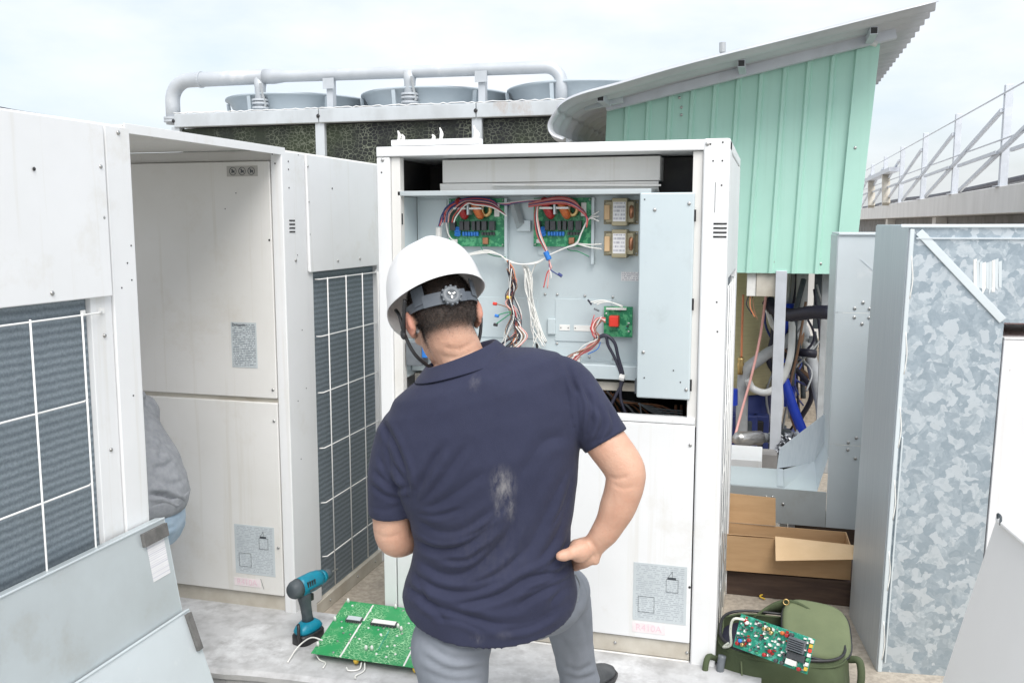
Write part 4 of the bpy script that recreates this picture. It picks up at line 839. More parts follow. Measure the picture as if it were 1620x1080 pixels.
# ================================================================== cooling tower bank far behind
CT = thing('cooling_tower', 'bank of cooling tower cells with mossy honeycomb fill and round fan cowls', 'cooling tower', (-4.6, 12.5, ZB))
xs = [-7.82, -5.665, -3.536, -1.405]
for i, x in enumerate(xs): MB().box(x - .065, x + .065, 10.97, 11.09, ZB, 2.86).build('post', tower_paint, CT, .008)
for a, b in zip(xs, xs[1:]):
    MB().box(a + .004, b - .004, 10.94, 11.10, 2.845, 3.02).build('top_beam', tower_paint, CT, .012)
    MB().box(a + .066, b - .066, 11.03, 11.30, .2, 2.83).build('fill_panel', honey, CT)
    MB().box(a + .07, b - .07, 10.985, 11.01, .5, .62).build('cross_rail', tower_paint, CT)
    cx = (a + b) / 2
    MB().lathe([(.90, 3.03), (.93, 3.12), (1.03, 3.30), (1.075, 3.305), (1.075, 3.33), (1.02, 3.33), (.90, 3.14), (.87, 3.03)], 56, (cx, 12.5, 0), True).build('fan_cowl', cowl_paint, CT, smooth=True)
    for k in range(6):
        an = k * math.pi / 3 + .3; MB().bar((cx + 1.04*math.cos(an), 12.5 + 1.04*math.sin(an), 3.02), (cx + 1.07*math.cos(an), 12.5 + 1.07*math.sin(an), 3.3), .05, .02).build('cowl_stiffener', cowl_paint, CT)
    # ragged mesh edge along the beam
    pts = [(a + (b-a)*t/40, 10.95, 3.028 + random.uniform(-.008, .012)) for t in range(41)]
    MB().tube(pts, .008, 5).build('mesh_edge', white, CT, smooth=True)
MB().box(-7.85, -1.4, 11.10, 14.0, 2.86, 3.02).build('deck', tower_paint, CT)
MB().box(-7.80, -1.45, 11.32, 13.9, ZB, 2.85).build('casing', conc_dark, CT)
for x in xs: hole(CT, (x, 10.935, 2.93), FRONT, 6)
PP = thing('water_pipe', 'thick grey header pipe running above the cooling tower', 'pipe', (-5.3, 11.4, 3.0))
yp = 11.5
def arc(c, r, a0, a1, n=8): return [(c[0] + r*math.cos(R(a0+(a1-a0)*i/n)), yp, c[1] + r*math.sin(R(a0+(a1-a0)*i/n))) for i in range(n+1)]
MB().tube([(-8.22, yp, 2.95), (-8.22, yp, 3.2)] + arc((-7.94, 3.27), .28, 180, 90) + [(-7.4, yp, 3.55), (-6.75, yp, 3.55)], .10, 20).build('pipe_run', pipe_paint, PP, smooth=True)
MB().tube([(-6.75, yp, 3.55), (-6.6, yp, 3.545), (-6.45, yp, 3.54), (-4.75, yp, 3.52), (-2.9, yp, 3.50)] + [(q[0], q[1], q[2]) for q in arc((-2.80, 3.29), .21, 90, 0)] + [(-2.59, yp, 3.05)], [.10, .10, .078] + [.078] * 13, 20).build('pipe_run', pipe_paint, PP, smooth=True)
MB().lathe([(.13, 2.98), (.13, 3.01), (.12, 3.01), (.12, 3.02), (.13, 3.02), (.13, 3.05)], 20, (-8.22, yp, 0)).build('flange', pipe_paint, PP)
for x in (-6.82, -4.62):
    MB().tube([(x, yp, 3.53), (x, yp, 3.40), (x, yp - .02, 3.02)], [.10, .075, .072], 16).build('branch', pipe_paint, PP, smooth=True)
    for z in (3.13, 3.19, 3.235): MB().lathe([(.11, z - .014), (.115, z - .01), (.115, z + .01), (.11, z + .014)], 18, (x, yp - .01, 0)).build('flange', pipe_paint, PP)
    MB().bar((x + .10, yp - .05, 3.15), (x + .06, yp - .10, 3.45), .03, .015).build('valve_lever', pvc, PP)
for x in (-5.75, -3.62):
    MB().box(x - .045, x + .045, yp - .05, yp + .05, 3.02, 3.47).build('support', pipe_paint, PP); MB().box(x - .08, x + .08, yp - .09, yp - .08, 3.34, 3.48).build('saddle', pipe_paint, PP)
for x in (-7.75, -6.3, -3.4): MB().lathe([(.112, -.02), (.114, 0), (.112, .02)], 18).rot(Matrix.Rotation(R(90), 3, 'Y'), (x, yp, 3.55 if x < -6.7 else 3.54 if x < -5 else 3.505)).build('collar', pipe_paint, PP) if x < -7 else None

# ================================================================== green shed
SH = thing('green_shed', 'mint green ribbed metal shed with a curling corrugated roof', 'shed', (-.2, 7.2, ZB))
SY = 6.2
def topz(x): return 2.335 + (x + 1.1) * .198 + .018 * math.sin((x + 1.1) * 2.2)
def ribbed(x0, x1, ribs, name, sh=.035, zb=1.243, y=SY):
    """folded sheet: flat pans with narrow raised ribs"""
    prof = [(x0, 0)]
    for r_ in ribs: prof += [(r_ - .020, 0), (r_ - .009, -.020), (r_ + .009, -.020), (r_ + .020, 0)]
    prof.append((x1, 0)); m = MB(); vs = []; n = len(prof)
    for kz in range(7):
        for (x, dy) in prof:
            zt = topz(x); z = zb + (zt - zb) * kz / 6; vs.append((x + sh * (z - 1.9), y + dy + .003 * math.sin(z*3 + x*5), z))
    fs = [(k*n+i, k*n+i+1, (k+1)*n+i+1, (k+1)*n+i) for k in range(6) for i in range(n-1)]
    o = m.add(vs, fs).build(name, green, SH); o.modifiers.new('t', 'SOLIDIFY').thickness = .002; return o
rib = [-.965 + .1415 * k for k in range(11)]
ws1 = ribbed(-1.10, -.60, rib[:3], 'wall_sheet'); ws2 = ribbed(-.605, .46, [r_ for r_ in rib[3:]], 'wall_sheet', y=SY - .004)
m_ = MB().hexa([(.395, SY-.03, 1.243), (.51, SY-.03, 1.243), (.51, SY-.026, 1.243), (.395, SY-.026, 1.243), (.465, SY-.03, 2.62), (.60, SY-.03, 2.655), (.60, SY-.026, 2.655), (.465, SY-.026, 2.62)]); m_.build('corner_flashing', green, SH, .002)
MB().hexa([(.506, SY-.026, 1.243), (.51, SY-.026, 1.243), (.51, SY+1.6, 1.243), (.506, SY+1.6, 1.243), (.596, SY-.026, 2.655), (.60, SY-.026, 2.655), (.60, SY+1.6, 2.655), (.596, SY+1.6, 2.655)]).build('end_wall', green, SH)
for px_, py_ in ((1130, 120), (1263, 87), (1075, 135), (1078, 170), (1075, 155), (1298, 417), (1223, 414), (1353, 234), (963, 168), (1366, 73), (1078, 182)): screw(SH, on(px_, py_, 1, SY - .030 if px_ > 1340 else SY - .008), FRONT, 1.6)
# roof: corrugated sheet, ribs along its slope, curling down at the low end
RY0, RY1 = 5.62, 8.6
prf = curve([on(a, b, 1, RY0) for a, b in ((1485, 2), (1290, 51), (1090, 101), (975, 134), (920, 149), (890, 163), (872, 184), (866, 200), (872, 214), (890, 222))], 5)
m_ = MB(); ny = 160; vs = []
for j in range(ny + 1):
    y = RY0 + (RY1 - RY0) * j / ny; dz = .020 * math.sin(2*math.pi*(y - RY0)/.19)
    for i, q in enumerate(prf):
        t = (prf[min(i+1, len(prf)-1)] - prf[max(i-1, 0)]).normalized(); nv = Vector((-t.z, 0, t.x)); nv = nv if nv.z > 0 or i > len(prf)*.6 else -nv
        vs.append((q.x + nv.x*dz, y, q.z + nv.z*dz))
n = len(prf); m_.add(vs, [(j*n+i, j*n+i+1, (j+1)*n+i+1, (j+1)*n+i) for j in range(ny) for i in range(n-1)])
rf = m_.build('roof', roof_m, SH, smooth=True); rf.modifiers.new('t', 'SOLIDIFY').thickness = .003
for px_, py_, yy in ((1383, 47, 5.80), (1173, 99, 5.80), (950, 154, 5.80)):
    q = on(px_, py_, 1, yy)
    MB().box(q.x - .021, q.x + .021, yy, RY1 - .05, q.z - .026, q.z + .016).build('purlin', galv_frame, rf); MB().box(q.x - .018, q.x + .018, yy - .001, yy, q.z - .022, q.z + .012).build('purlin_mouth', black, rf)
a_, b_ = on(958, 168, 1, 6.10), on(1418, 52, 1, 6.10)
MB().bar(a_ + Vector((0, .03, .0)), b_ + Vector((0, .03, .0)), .05, .06).build('rafter', galv_frame, SH)
MB().bar(on(925, 168, 1, 6.05), on(985, 155, 1, 6.05), .04, .06).build('rafter_end', galv_pale, SH)
MB().cyl(on(1376, 66, 1, 6.12), on(1388, 70, 1, 6.12), .02, 8).build('bracket', pvc_white, SH)
a_, b_ = on(1143, 83, 1, 6.6), on(1143, 70, 1, 6.6); MB().cyl(a_ - Vector((0, 0, .1)), b_, .016, 8).build('vent_stub', pvc, SH); MB().cyl(a_, b_ + Vector((0, 0, .01)), .022, 8).build('vent_cap', pvc, SH)
MB().box(-.035, .035, 6.18, 6.25, ZB, 1.26).rot(Matrix.Translation((0, 0, 0)).to_3x3(), on(1234, 433, 1, 6.2).xyz * 0 + Vector((on(1233, 520, 1, 6.2).x, 0, 0))).build('post', galv_frame, SH, .003)
MB().box(-1.05, -.98, 6.22, 6.29, ZB, 2.3).build('post', galv_frame, SH); MB().box(-1.1, .5, 7.9, 7.95, 1.25, 2.3).build('back_wall', roof_m, SH)

# ================================================================== plant under the shed
VS = thing('pressure_vessel', 'tall yellowish fibreglass water vessel under the green shed', 'tank', at(1150, 640, 7.0) * Vector((1, 1, 0)).length * 0 + Vector((at(1150, 640, 7.0).x, at(1150, 640, 7.0).y, ZB)))
vc = at(1152, 640, 7.0); vr = .375; zv = at(1152, 626, 6.65).z
MB().lathe([(.05, zv - .06), (vr*.6, zv - .045), (vr*.93, zv + .01), (vr, zv + .09), (vr, 1.75), (vr*.9, 1.9), (vr*.5, 2.0), (.05, 2.02)], 48, (vc.x, vc.y, 0)).build('vessel_body', frp, VS, smooth=True)
MB().lathe([(vr*.85, ZB), (vr*.85, zv), (vr*.80, zv), (vr*.80, ZB)], 32, (vc.x, vc.y, 0), True).build('base_ring', w_nvy, VS, smooth=True)
def pipe(name, label, cat, pts, r, m, n=10, smooth=10, **k):
    P = [at(*p) for p in pts]; o = MB().tube(curve(P, smooth) if smooth else P, r, n).build(name, m, smooth=True); return tag(o, label, cat, **k)
jb = thing('junction_box', 'beige electrical box hanging under the edge of the green shed', 'electrical box', at(1213, 470, 6.05))
q0, q1 = at(1196, 468, 6.05), at(1240, 425, 6.05); MB().box(q0.x, q1.x, q0.y - .04, q0.y + .12, q0.z, q1.z).build('box_body', rail_paint, jb, .004)
q2 = at(1181, 468, 6.05); MB().box(q2.x, q0.x - .002, q0.y - .03, q0.y + .1, q0.z, q1.z).build('terminal_side', plastic_white, jb, .003)
for k in range(3): MB().tube(curve([at(1184+k*3, 468, 6.05), at(1181+k*6, 482+k*4, 6.05), at(1190+k*4, 497+k*4, 6.05)], 5), .004, 5).build('lead', [w_blk, w_org, w_brn][k], jb)
pipe('grey_pipe', 'grey plastic pipe with an angled bend in front of the vessel', 'pipe', [(1173, 690, 6.45), (1174, 640, 6.45), (1176, 598, 6.45), (1181, 584, 6.45), (1210, 562, 6.5), (1252, 534, 6.55), (1266, 515, 6.6), (1268, 480, 6.6), (1270, 430, 6.6)], .042, pvc, smooth=6)
pipe('blue_pipe', 'bright blue pipe sloping down to the floor', 'pipe', [(1240, 600, 6.4), (1255, 645, 6.35), (1273, 690, 6.3), (1278, 705, 6.3)], .036, blue, 12)
pipe('blue_column', 'dark blue vertical cylinder behind the steel post', 'filter', [(1243, 480, 6.7), (1243, 560, 6.7), (1242, 640, 6.7)], .075, blue, 16, 3)
pipe('corrugated_hose', 'black corrugated hose crossing to the duct frame', 'hose', [(1214, 474, 6.35), (1226, 490, 6.3), (1250, 498, 6.2), (1285, 494, 6.0), (1318, 494, 5.8)], [.040 + .007*(i % 2) for i in range(41)], rubber, 12)
pipe('black_stub', 'short black insulated pipe below the corrugated hose', 'pipe', [(1256, 556, 6.5), (1275, 558, 6.4), (1290, 560, 6.4)], .03, rubber, 10)
pipe('white_hose', 'white hose looping from the grey pipe up to the blue column', 'hose', [(1183, 600, 6.35), (1192, 615, 6.35), (1215, 620, 6.3), (1238, 600, 6.3), (1250, 565, 6.3), (1253, 530, 6.35), (1253, 505, 6.4)], .024, pvc_white)
pipe('white_hose', 'thin white hose hanging behind the steel post', 'hose', [(1214, 490, 6.4), (1221, 512, 6.4), (1232, 535, 6.4), (1234, 600, 6.3), (1236, 640, 6.3), (1230, 680, 6.3)], .017, pvc_white)
pipe('orange_lead', 'orange lead hanging down in front of the vessel to the brass valve', 'cable', [(1176, 466, 6.4), (1174, 520, 6.4), (1173, 565, 6.42)], .008, w_org, 6)
pipe('orange_lead', 'orange and white lead slanting down to the pump', 'cable', [(1212, 466, 6.3), (1203, 530, 6.3), (1190, 590, 6.25), (1176, 640, 6.2), (1160, 700, 6.1)], .009, w_pink, 6)
vb = pipe('brass_valve', 'small brass valve on a hanging line', 'valve', [(1172, 565, 6.4), (1172, 572, 6.4), (1171, 580, 6.4), (1171, 592, 6.4)], [.02, .026, .018, .026, .02, .018, .02][:7], brass, 8, 2)
pipe('vertical_conduit', 'bundle of grey conduits hanging from the shed roof', 'pipe', [(1258, 430, 6.9), (1256, 470, 6.9), (1252, 510, 6.9)], .03, pvc, 8)
for k in range(3):
    o = MB().tube(curve([at(1250+k*5, 428, 6.7), at(1248+k*6, 450, 6.7), at(1246+k*4, 480+k*6, 6.7)], 5), .012, 6).build('conduit', [pvc_white, pvc, w_blk][k], smooth=True); tag(o, ['white', 'grey', 'black'][k] + ' cable of the bundle beside the electrical box', 'cable')
pm = thing('pump', 'stainless motor pump on the floor under the shed', 'pump', at(1188, 715, 5.9))
a_, b_ = at(1163, 694, 5.9), at(1206, 692, 6.05); MB().tube([a_, a_.lerp(b_, .1), a_.lerp(b_, .12), a_.lerp(b_, .9), b_], [.03, .045, .048, .048, .03], 20).build('motor', inox, pm, smooth=True)
c_ = at(1216, 692, 6.05); MB().tube([b_, c_], [.035, .03], 14).build('coupling', pvc, pm, smooth=True)
MB().tube(curve([c_, at(1232, 694, 6.05), at(1238, 706, 6.05), at(1238, 722, 6.05)], 5), .036, 12).build('outlet_elbow', pvc, pm, smooth=True)
MB().lathe([(.05, 0), (.05, .03), (.042, .035)], 14, tuple(at(1238, 735, 6.05) - Vector((0, 0, .02)))).build('outlet_flange', black, pm)
q = at(1165, 712, 5.9); MB().box(q.x - .05, q.x + .26, q.y - .06, q.y + .10, ZB, q.z).build('pump_bed', conc_dark, pm, .004)
for k in range(5):
    q = at(1168 + k*9, 655 + (k % 2)*8, 6.6); o = MB().box(q.x - .06, q.x + .06, q.y - .05, q.y + .05, ZB, q.z).build('pump_casing', [w_nvy, drill_dark, w_nvy, black, w_nvy][k], pm, .012)
bb = MB().cyl(at(1158, 640, 6.3), at(1158, 615, 6.3), .04, 14).build('blue_bottle', blue); tag(bb, 'blue plastic bottle beside the opened unit', 'bottle')
st = thing('concrete_step', 'pale concrete step with a pipe beside the white wall', 'step', at(1275, 610, 7.6))
q0, q1 = at(1256, 660, 7.6), at(1296, 540, 7.6); MB().box(q0.x - .1, q1.x + .1, q0.y, q0.y + 1., ZB, at(1270, 612, 7.6).z).build('step', sandy, st); MB().box(q0.x + .02, q1.x + .1, q0.y + .35, q0.y + 1.2, ZB, at(1270, 548, 7.95).z).build('step', sandy, st)
pipe('drain_pipe', 'grey drain pipe sloping along the white wall', 'pipe', [(1270, 520, 7.3), (1285, 575, 6.8), (1300, 640, 6.2), (1304, 690, 5.9)], .045, pvc, 12)
wl_ = MB().box(at(1262, 500, 8.6).x, 1.3, at(1262, 500, 8.6).y, at(1262, 500, 8.6).y + .15, ZB, 1.42).build('white_wall', white_wall); tag(wl_, 'white rendered wall behind the shed plant', 'wall')
dp = thing('downpipe', 'grey flat metal post in front of the white wall', 'post', at(1306, 740, 6.0))
q = at(1305, 560, 6.0); MB().box(q.x - .035, q.x + .10, q.y, q.y + .05, ZB, 1.5).build('post_body', pvc, dp, .004)
q = at(1293, 500, 7.0); MB().box(q.x - .03, q.x + .03, q.y, q.y + .04, at(1293, 520, 7.0).z, 1.5).build('slat', drill_dark, dp); q = at(1286, 545, 7.0); MB().box(q.x - .03, q.x + .03, q.y, q.y + .04, at(1286, 555, 7.0).z, at(1286, 532, 7.0).z).build('slat', plastic_grey, dp)
CBN = thing('cable_bundle', 'tangle of dark hoses and cables around the steel post under the shed', 'cables', at(1225, 700, 6.4))
rc = random.Random(11)
for k in range(26):
    x0, x1 = rc.uniform(1226, 1295), rc.uniform(1222, 1300); y0_, y1_ = rc.uniform(440, 560), rc.uniform(600, 730); D0 = rc.uniform(6.35, 7.3)
    P_ = [at(x0, y0_, D0), at(x0 + rc.uniform(-18, 18), y0_ + (y1_-y0_)*.35, D0 + rc.uniform(-.1, .1)), at((x0+x1)/2 + rc.uniform(-25, 25), y0_ + (y1_-y0_)*.7, D0 + rc.uniform(-.1, .1)), at(x1, y1_, D0)]
    MB().tube(curve(P_, 6), rc.choice([.007, .009, .014, .02]), 6).build('hose' if k % 3 else 'cable', rc.choice([w_blk, w_blk, rubber, drill_dark, pvc, w_nvy, w_brn]), CBN, smooth=True)
for k in range(9):
    q = at(rc.uniform(1170, 1300), rc.uniform(640, 700), rc.uniform(6.7, 7.4)); a = rc.uniform(.05, .12); MB().box(q.x - a, q.x + a, q.y - a*.6, q.y + a*.6, ZB, q.z).build('pump_housing', rc.choice([drill_dark, black, w_nvy, conc_dark]), CBN, .01)
# crumpled silver foil insulation
def foil():
    bm = bmesh.new(); bmesh.ops.create_icosphere(bm, subdivisions=4, radius=1)
    c = at(1258, 712, 5.9)
    for v in bm.verts:
        s = 1 + .35 * math.sin(v.co.x*9 + 2)*math.sin(v.co.y*8)*math.sin(v.co.z*10 + 1) + .18*math.sin(v.co.x*23+v.co.z*19)
        v.co = Vector((v.co.x*.11, v.co.y*.11, v.co.z*.11)) * s + c
    me = bpy.data.meshes.new('foil_insulation'); bm.to_mesh(me); bm.free(); me.materials.append(mat('foil', (.42, .44, .47), .4, .8, col2=(.05, .05, .06), nscale=35, lo=.48, hi=.54))
    o = link(bpy.data.objects.new('foil_insulation', me)); tag(o, 'crumpled silver foil insulation lying on the floor beside the pump', 'insulation')
foil()
q = at(1172, 735, 5.3); o = MB().box(q.x - .12, q.x + .12, q.y - .1, q.y + .25, ZB, q.z + .06).build('white_tub', white, None, .006); tag(o, 'flat white plastic tub in front of the pump', 'tub')
o = MB().box(-2.5, 2.2, 9.6, 9.75, ZB, 1.2).build('dark_backdrop', conc_dark); tag(o, 'dark low wall added to darken the background behind the pump and vessel', 'wall')  # added dark wall, there to darken the background behind the plant

# ================================================================== concrete parapet and steel frame on the right
PX = 2.26
PA = thing('concrete_parapet', 'weathered concrete parapet beam with black stains at the right', 'parapet', (2.9, 18, ZB))
MB().box(PX - .05, 4.2, 6.0, 44, 1.66, 1.935).build('beam', conc_wall, PA, .01)
MB().box(PX + .25, 4.1, 6.0, 44, ZB, 1.655).build('lower_wall', conc_dark, PA)
for y in (9., 15., 21.): MB().box(PX + .10, PX + .30, y, y + .35, ZB, 1.654).build('pier', conc_wall, PA)
SF = thing('steel_frame', 'galvanised steel posts with diagonal braces standing on the parapet', 'railing', (PX, 18, 1.94))
posts = [7.9 + 2.61 * k for k in range(9)]
for i, y in enumerate(posts):
    MB().box(PX - .038, PX + .038, y - .038, y + .038, 1.936, 2.95).build('post', galv_frame, SF, .004)
    MB().box(PX - .08, PX + .08, y - .08, y + .08, 1.9355, 1.945).build('base_plate', galv_frame, SF)
    MB().bar((PX - .05, y, 2.70), (PX - .05, y + 4.6, 1.96), .035, .04).build('brace', galv_frame, SF)
    MB().bar((PX - .075, y, 2.28), (PX - .075, y + 2.0, 2.26), .03, .035).build('strut', galv_frame, SF)
for z in (2.86, 2.40): MB().cyl((PX - .055, 7., z), (PX - .055, 30., z), .009, 6).build('tension_cable', galv_frame, SF)
for k, (dz, r_) in enumerate(((.03, .03), (.035, .022))):
    o = MB().tube(curve([(PX + .12 + .1*k, 6.5 + 3*i, 1.965 + .02*math.sin(i*1.7 + k) + dz) for i in range(8)], 5), r_, 8).build('cable_run', [w_blk, pvc][k], smooth=True); tag(o, ['black', 'grey'][k] + ' conduit lying along the top of the parapet', 'conduit')
# small bracket frame behind the first posts
BF = thing('bench_frame', 'low steel bench frame on the parapet behind the posts', 'frame', (2.0, 20, 1.94))
MB().bar((PX - .10, 18.6, 2.56), (PX - .10, 23.5, 2.56), .18, .08).build('top_rail', galv_frame, BF)
for y in (19.6, 22.4): MB().bar((PX - .10, y, 1.936), (PX - .10, y + .3, 2.52), .14, .12).build('leg', rail_paint, BF)

# ================================================================== people
CR = Vector((math.cos(YAW), math.sin(YAW), 0)); CF = Vector((-math.sin(YAW), math.cos(YAW), 0)); UZ = Vector((0, 0, 1))
def chain(mb, pts, n=18, flat=(False, False), ratio=1., flat_dir=None, sm=4):
    """tapered limb: pts = [(Vector, radius)], rounded ends unless flat; ratio squashes it along flat_dir"""
    P = [p for p, r in pts]; Rr = [r for p, r in pts]
    if sm and len(P) > 2:
        Q = curve(P, sm); m = len(P) - 1; RR = []
        for i in range(len(Q)):
            t = min(i / sm, m - 1e-6); k = int(t); f = t - k; f = f*f*(3-2*f); RR.append(Rr[k]*(1-f) + Rr[k+1]*f)
        P, Rr = Q, RR
    A, RA = list(P), list(Rr)
    def cap(p, q, r):
        d = (p - q).normalized(); return [(p + d*r*math.sin(a), max(r*math.cos(a), r*.08)) for a in (R(30), R(55), R(75), R(88))]
    if not flat[0]:
        c = cap(P[0], P[1], Rr[0])[::-1]; A = [x for x, _ in c] + A; RA = [y for _, y in c] + RA
    if not flat[1]:
        c = cap(P[-1], P[-2], Rr[-1]); A += [x for x, _ in c]; RA += [y for _, y in c]
    k0 = len(mb.v); mb.tube(A, RA, n)
    if ratio != 1.:
        fd = Vector(flat_dir).normalized(); j = 0
        for i, a in enumerate(A):
            for k in range(n):
                v = Vector(mb.v[k0 + i*n + k]); dv = v - a; v = a + dv - fd * dv.dot(fd) * (1 - ratio); mb.v[k0 + i*n + k] = tuple(v)
    return mb
def ellip(mb, c, rad, M=Matrix.Identity(3), n=20):
    vs, fs = [], []
    for i in range(1, n):
        t = math.pi*i/n
        for k in range(n): vs.append(Vector(c) + M @ Vector((rad[0]*math.sin(t)*math.cos(2*math.pi*k/n), rad[1]*math.sin(t)*math.sin(2*math.pi*k/n), rad[2]*math.cos(t))))
    for i in range(n-2):
        for k in range(n): fs.append((i*n+k, (i+1)*n+k, (i+1)*n+(k+1) % n, i*n+(k+1) % n))
    fs.append(tuple(range(n))[::-1]); fs.append(tuple(range((n-2)*n, (n-1)*n)))
    return mb.add(vs, fs)
def body_ring(Lp, Rp, Dc, hd, tilt=0., n=44, p=2.5, back=1.):
    a, b = at(*Lp, Dc), at(*Rp, Dc); c = (a + b)/2; h = (b - a)/2; r = []
    for k in range(n):
        an = 2*math.pi*k/n; co, si = math.cos(an), math.sin(an)
        x = abs(co)**(2/p)*(1 if co >= 0 else -1); y = abs(si)**(2/p)*(1 if si >= 0 else -1)
        bb = hd * (back if y < 0 else 1.)
        r.append(c + h*x + CF*bb*y + UZ*tilt*bb*y)
    return r
def fuse(mb, name, voxel, it=6):
    me = bpy.data.meshes.new(name); me.from_pydata(mb.v, [], mb.f)
    bm = bmesh.new(); bm.from_mesh(me); bmesh.ops.recalc_face_normals(bm, faces=bm.faces); bm.to_mesh(me); bm.free()
    t = bpy.data.objects.new('tmp', me); COL.objects.link(t)
    r = t.modifiers.new('r', 'REMESH'); r.mode = 'VOXEL'; r.voxel_size = voxel; r.use_smooth_shade = True
    s = t.modifiers.new('s', 'SMOOTH'); s.factor = .5; s.iterations = it
    dg = bpy.context.evaluated_depsgraph_get(); dg.update()
    out = bpy.data.meshes.new_from_object(t.evaluated_get(dg)); bpy.data.objects.remove(t); out.name = name; return out
def coords(me):
    v = np.empty(len(me.vertices)*3); me.vertices.foreach_get('co', v); n = np.empty(len(me.vertices)*3); me.vertex_normals.foreach_get('vector', n)
    return v.reshape(-1, 3), n.reshape(-1, 3)
def place(me, name, m, parent):
    o0 = np.array(org(parent)); v, _ = coords(me); me.vertices.foreach_set('co', (v - o0).ravel()); me.update()
    me.materials.clear(); me.materials.append(m); me.shade_smooth(); return link(bpy.data.objects.new(name, me), parent)
def seg_dist(p, poly):
    best = np.full(len(p), 1e9); tt = np.zeros(len(p)); L_ = 0.; lens = [math.dist(a, b) for a, b in zip(poly, poly[1:])]; tot = sum(lens)
    for (a, b), l in zip(zip(poly, poly[1:]), lens):
        a, b = np.array(a, float), np.array(b, float); d = b - a; t = np.clip(((p - a) @ d)/(d @ d), 0, 1); q = a + t[:, None]*d
        dd = np.hypot(*(p - q).T); m = dd < best; best[m] = dd[m]; tt[m] = (L_ + t[m]*l)/tot; L_ += l
    return best, tt
def smooth_poly(poly):
    return [(q.x, q.y) for q in curve([Vector((a, b, 0)) for a, b in poly], 6)]
def folds(me, lines, noise=(), gain=1.):
    """press creases and raise the ridges beside them; lines = (polyline, half width px, depth m)"""
    v, nrm = coords(me); p = pj(v); xy = p[:, :2]; face = np.clip(-(nrm @ np.array(CF)), 0, 1)**.5; face = np.where(nrm @ np.array(CF) < .1, np.maximum(face, .0), 0)
    edge = 1 - np.clip((-nrm[:, 2] - .25)/.4, 0, 1); face = face*edge; disp = np.zeros(len(v))
    for poly, wd, dep in lines:
        d, t = seg_dist(xy, smooth_poly(poly)); end = np.clip(np.minimum(t, 1-t)*5 + .15, 0, 1); u = d/wd
        disp += gain*dep*end*face*(-np.exp(-np.abs(u*1.25)**1.4) + .6*np.exp(-((u-2.1)/1.1)**2))
    for amp, f, seed in noise:
        ph = np.random.default_rng(seed).uniform(0, 6.3, 8)
        disp += edge*amp*(np.sin(v[:, 0]*f+ph[0]+1.3*np.sin(v[:, 2]*f*.7+ph[1]))*np.sin(v[:, 2]*f*.9+ph[2]) + .5*np.sin(v[:, 1]*f*1.3+v[:, 2]*f*.5+ph[3]))
    v = v + nrm*disp[:, None]; me.vertices.foreach_set('co', v.ravel()); me.update()

# ---- the technician
MAN = thing('person', 'person in white hard hat, navy polo shirt and grey trousers seen from behind', 'person', (at(775, 950, 2.32).x, at(775, 950, 2.32).y, ZF))
# head frame
HE = at(702, 506, 2.37)
base = Matrix((CR, CF, UZ)).transposed()
MH = base @ Matrix.Rotation(R(-7), 3, 'Y') @ Matrix.Rotation(R(24), 3, 'Z') @ Matrix.Rotation(R(-21), 3, 'X')
h2w = lambda x, y, z: HE + MH @ Vector((x, y, z))
bodym = MB()
ellip(bodym, h2w(0, .0, .045), (.083, .098, .085), MH); ellip(bodym, h2w(0, -.032, .015), (.077, .070, .075), MH)
ellip(bodym, h2w(0, .040, -.04), (.060, .062, .075), MH); ellip(bodym, h2w(0, .055, -.085), (.042, .042, .030), MH)
ellip(bodym, h2w(0, .105, -.02), (.012, .018, .018), MH); ellip(bodym, h2w(0, .094, -.005), (.009, .016, .026), MH)     # nose
ellip(bodym, h2w(0, .094, -.062), (.024, .010, .009), MH)                                                             # lips
for s in (-1, 1):
    ellip(bodym, h2w(.036*s, .085, .028), (.022, .012, .010), MH); ellip(bodym, h2w(.048*s, .07, -.022), (.020, .02, .018), MH)
    Me = MH @ Matrix.Rotation(R(-22*s), 3, 'Z') @ Matrix.Rotation(R(-8), 3, 'X')
    ellip(bodym, h2w(.093*s, -.006, .002), (.009, .020, .033), Me); ellip(bodym, h2w(.097*s, -.019, .008), (.008, .009, .027), Me); ellip(bodym, h2w(.087*s, .006, -.024), (.009, .010, .012), Me)
chain(bodym, [(at(742, 640, 2.34), .075), (at(736, 590, 2.345), .064), (at(724, 555, 2.352), .0635), (h2w(0, -.014, -.04), .064), (h2w(0, -.01, .02), .060)])
ellip(bodym, at(705, 600, 2.345), (.06, .05, .04)); ellip(bodym, at(772, 578, 2.345), (.06, .05, .04))
# core under the clothes
chain(bodym, [(at(745, 620, 2.33), .09), (at(765, 720, 2.33), .10), (at(778, 830, 2.33), .095), (at(776, 930, 2.33), .10)])
# right arm, hand on hip
chain(bodym, [(at(872, 605, 2.32), .052), (at(915, 640, 2.305), .053), (at(957, 697, 2.275), .054), (at(986, 738, 2.255), .0525), (at(989, 762, 2.25), .0500), (at(979, 797, 2.252), .0470), (at(961, 835, 2.258), .0375), (at(940, 862, 2.268), .0300)], 20)
ellip(bodym, at(1006, 753, 2.245), (.026, .028, .028)); ellip(bodym, at(917, 871, 2.252), (.030, .030, .030)); ellip(bodym, at(941, 884, 2.262), (.014, .014, .016)); 
KN = [at(910, 862 + 10.5*i, 2.345 - .004*i) for i in range(4)]
for i in range(4):
    chain(bodym, [(at(941, 861 + 5*i, 2.262), .018), (at(926, 861 + 8*i, 2.275), .0205), (KN[i], .0165)], 12)
    ln = (1., 1.1, 1.03, .8)[i]
    chain(bodym, [(KN[i], .0115), (at(902 - 12*ln, 864 + 11.5*i, 2.375 + .02*ln), .0102), (at(884 - 18*ln, 866 + 12*i, 2.415 + .02*ln), .0092), (at(868 - 22*ln, 868 + 12*i, 2.435 + .025*ln), .0080)], 10)
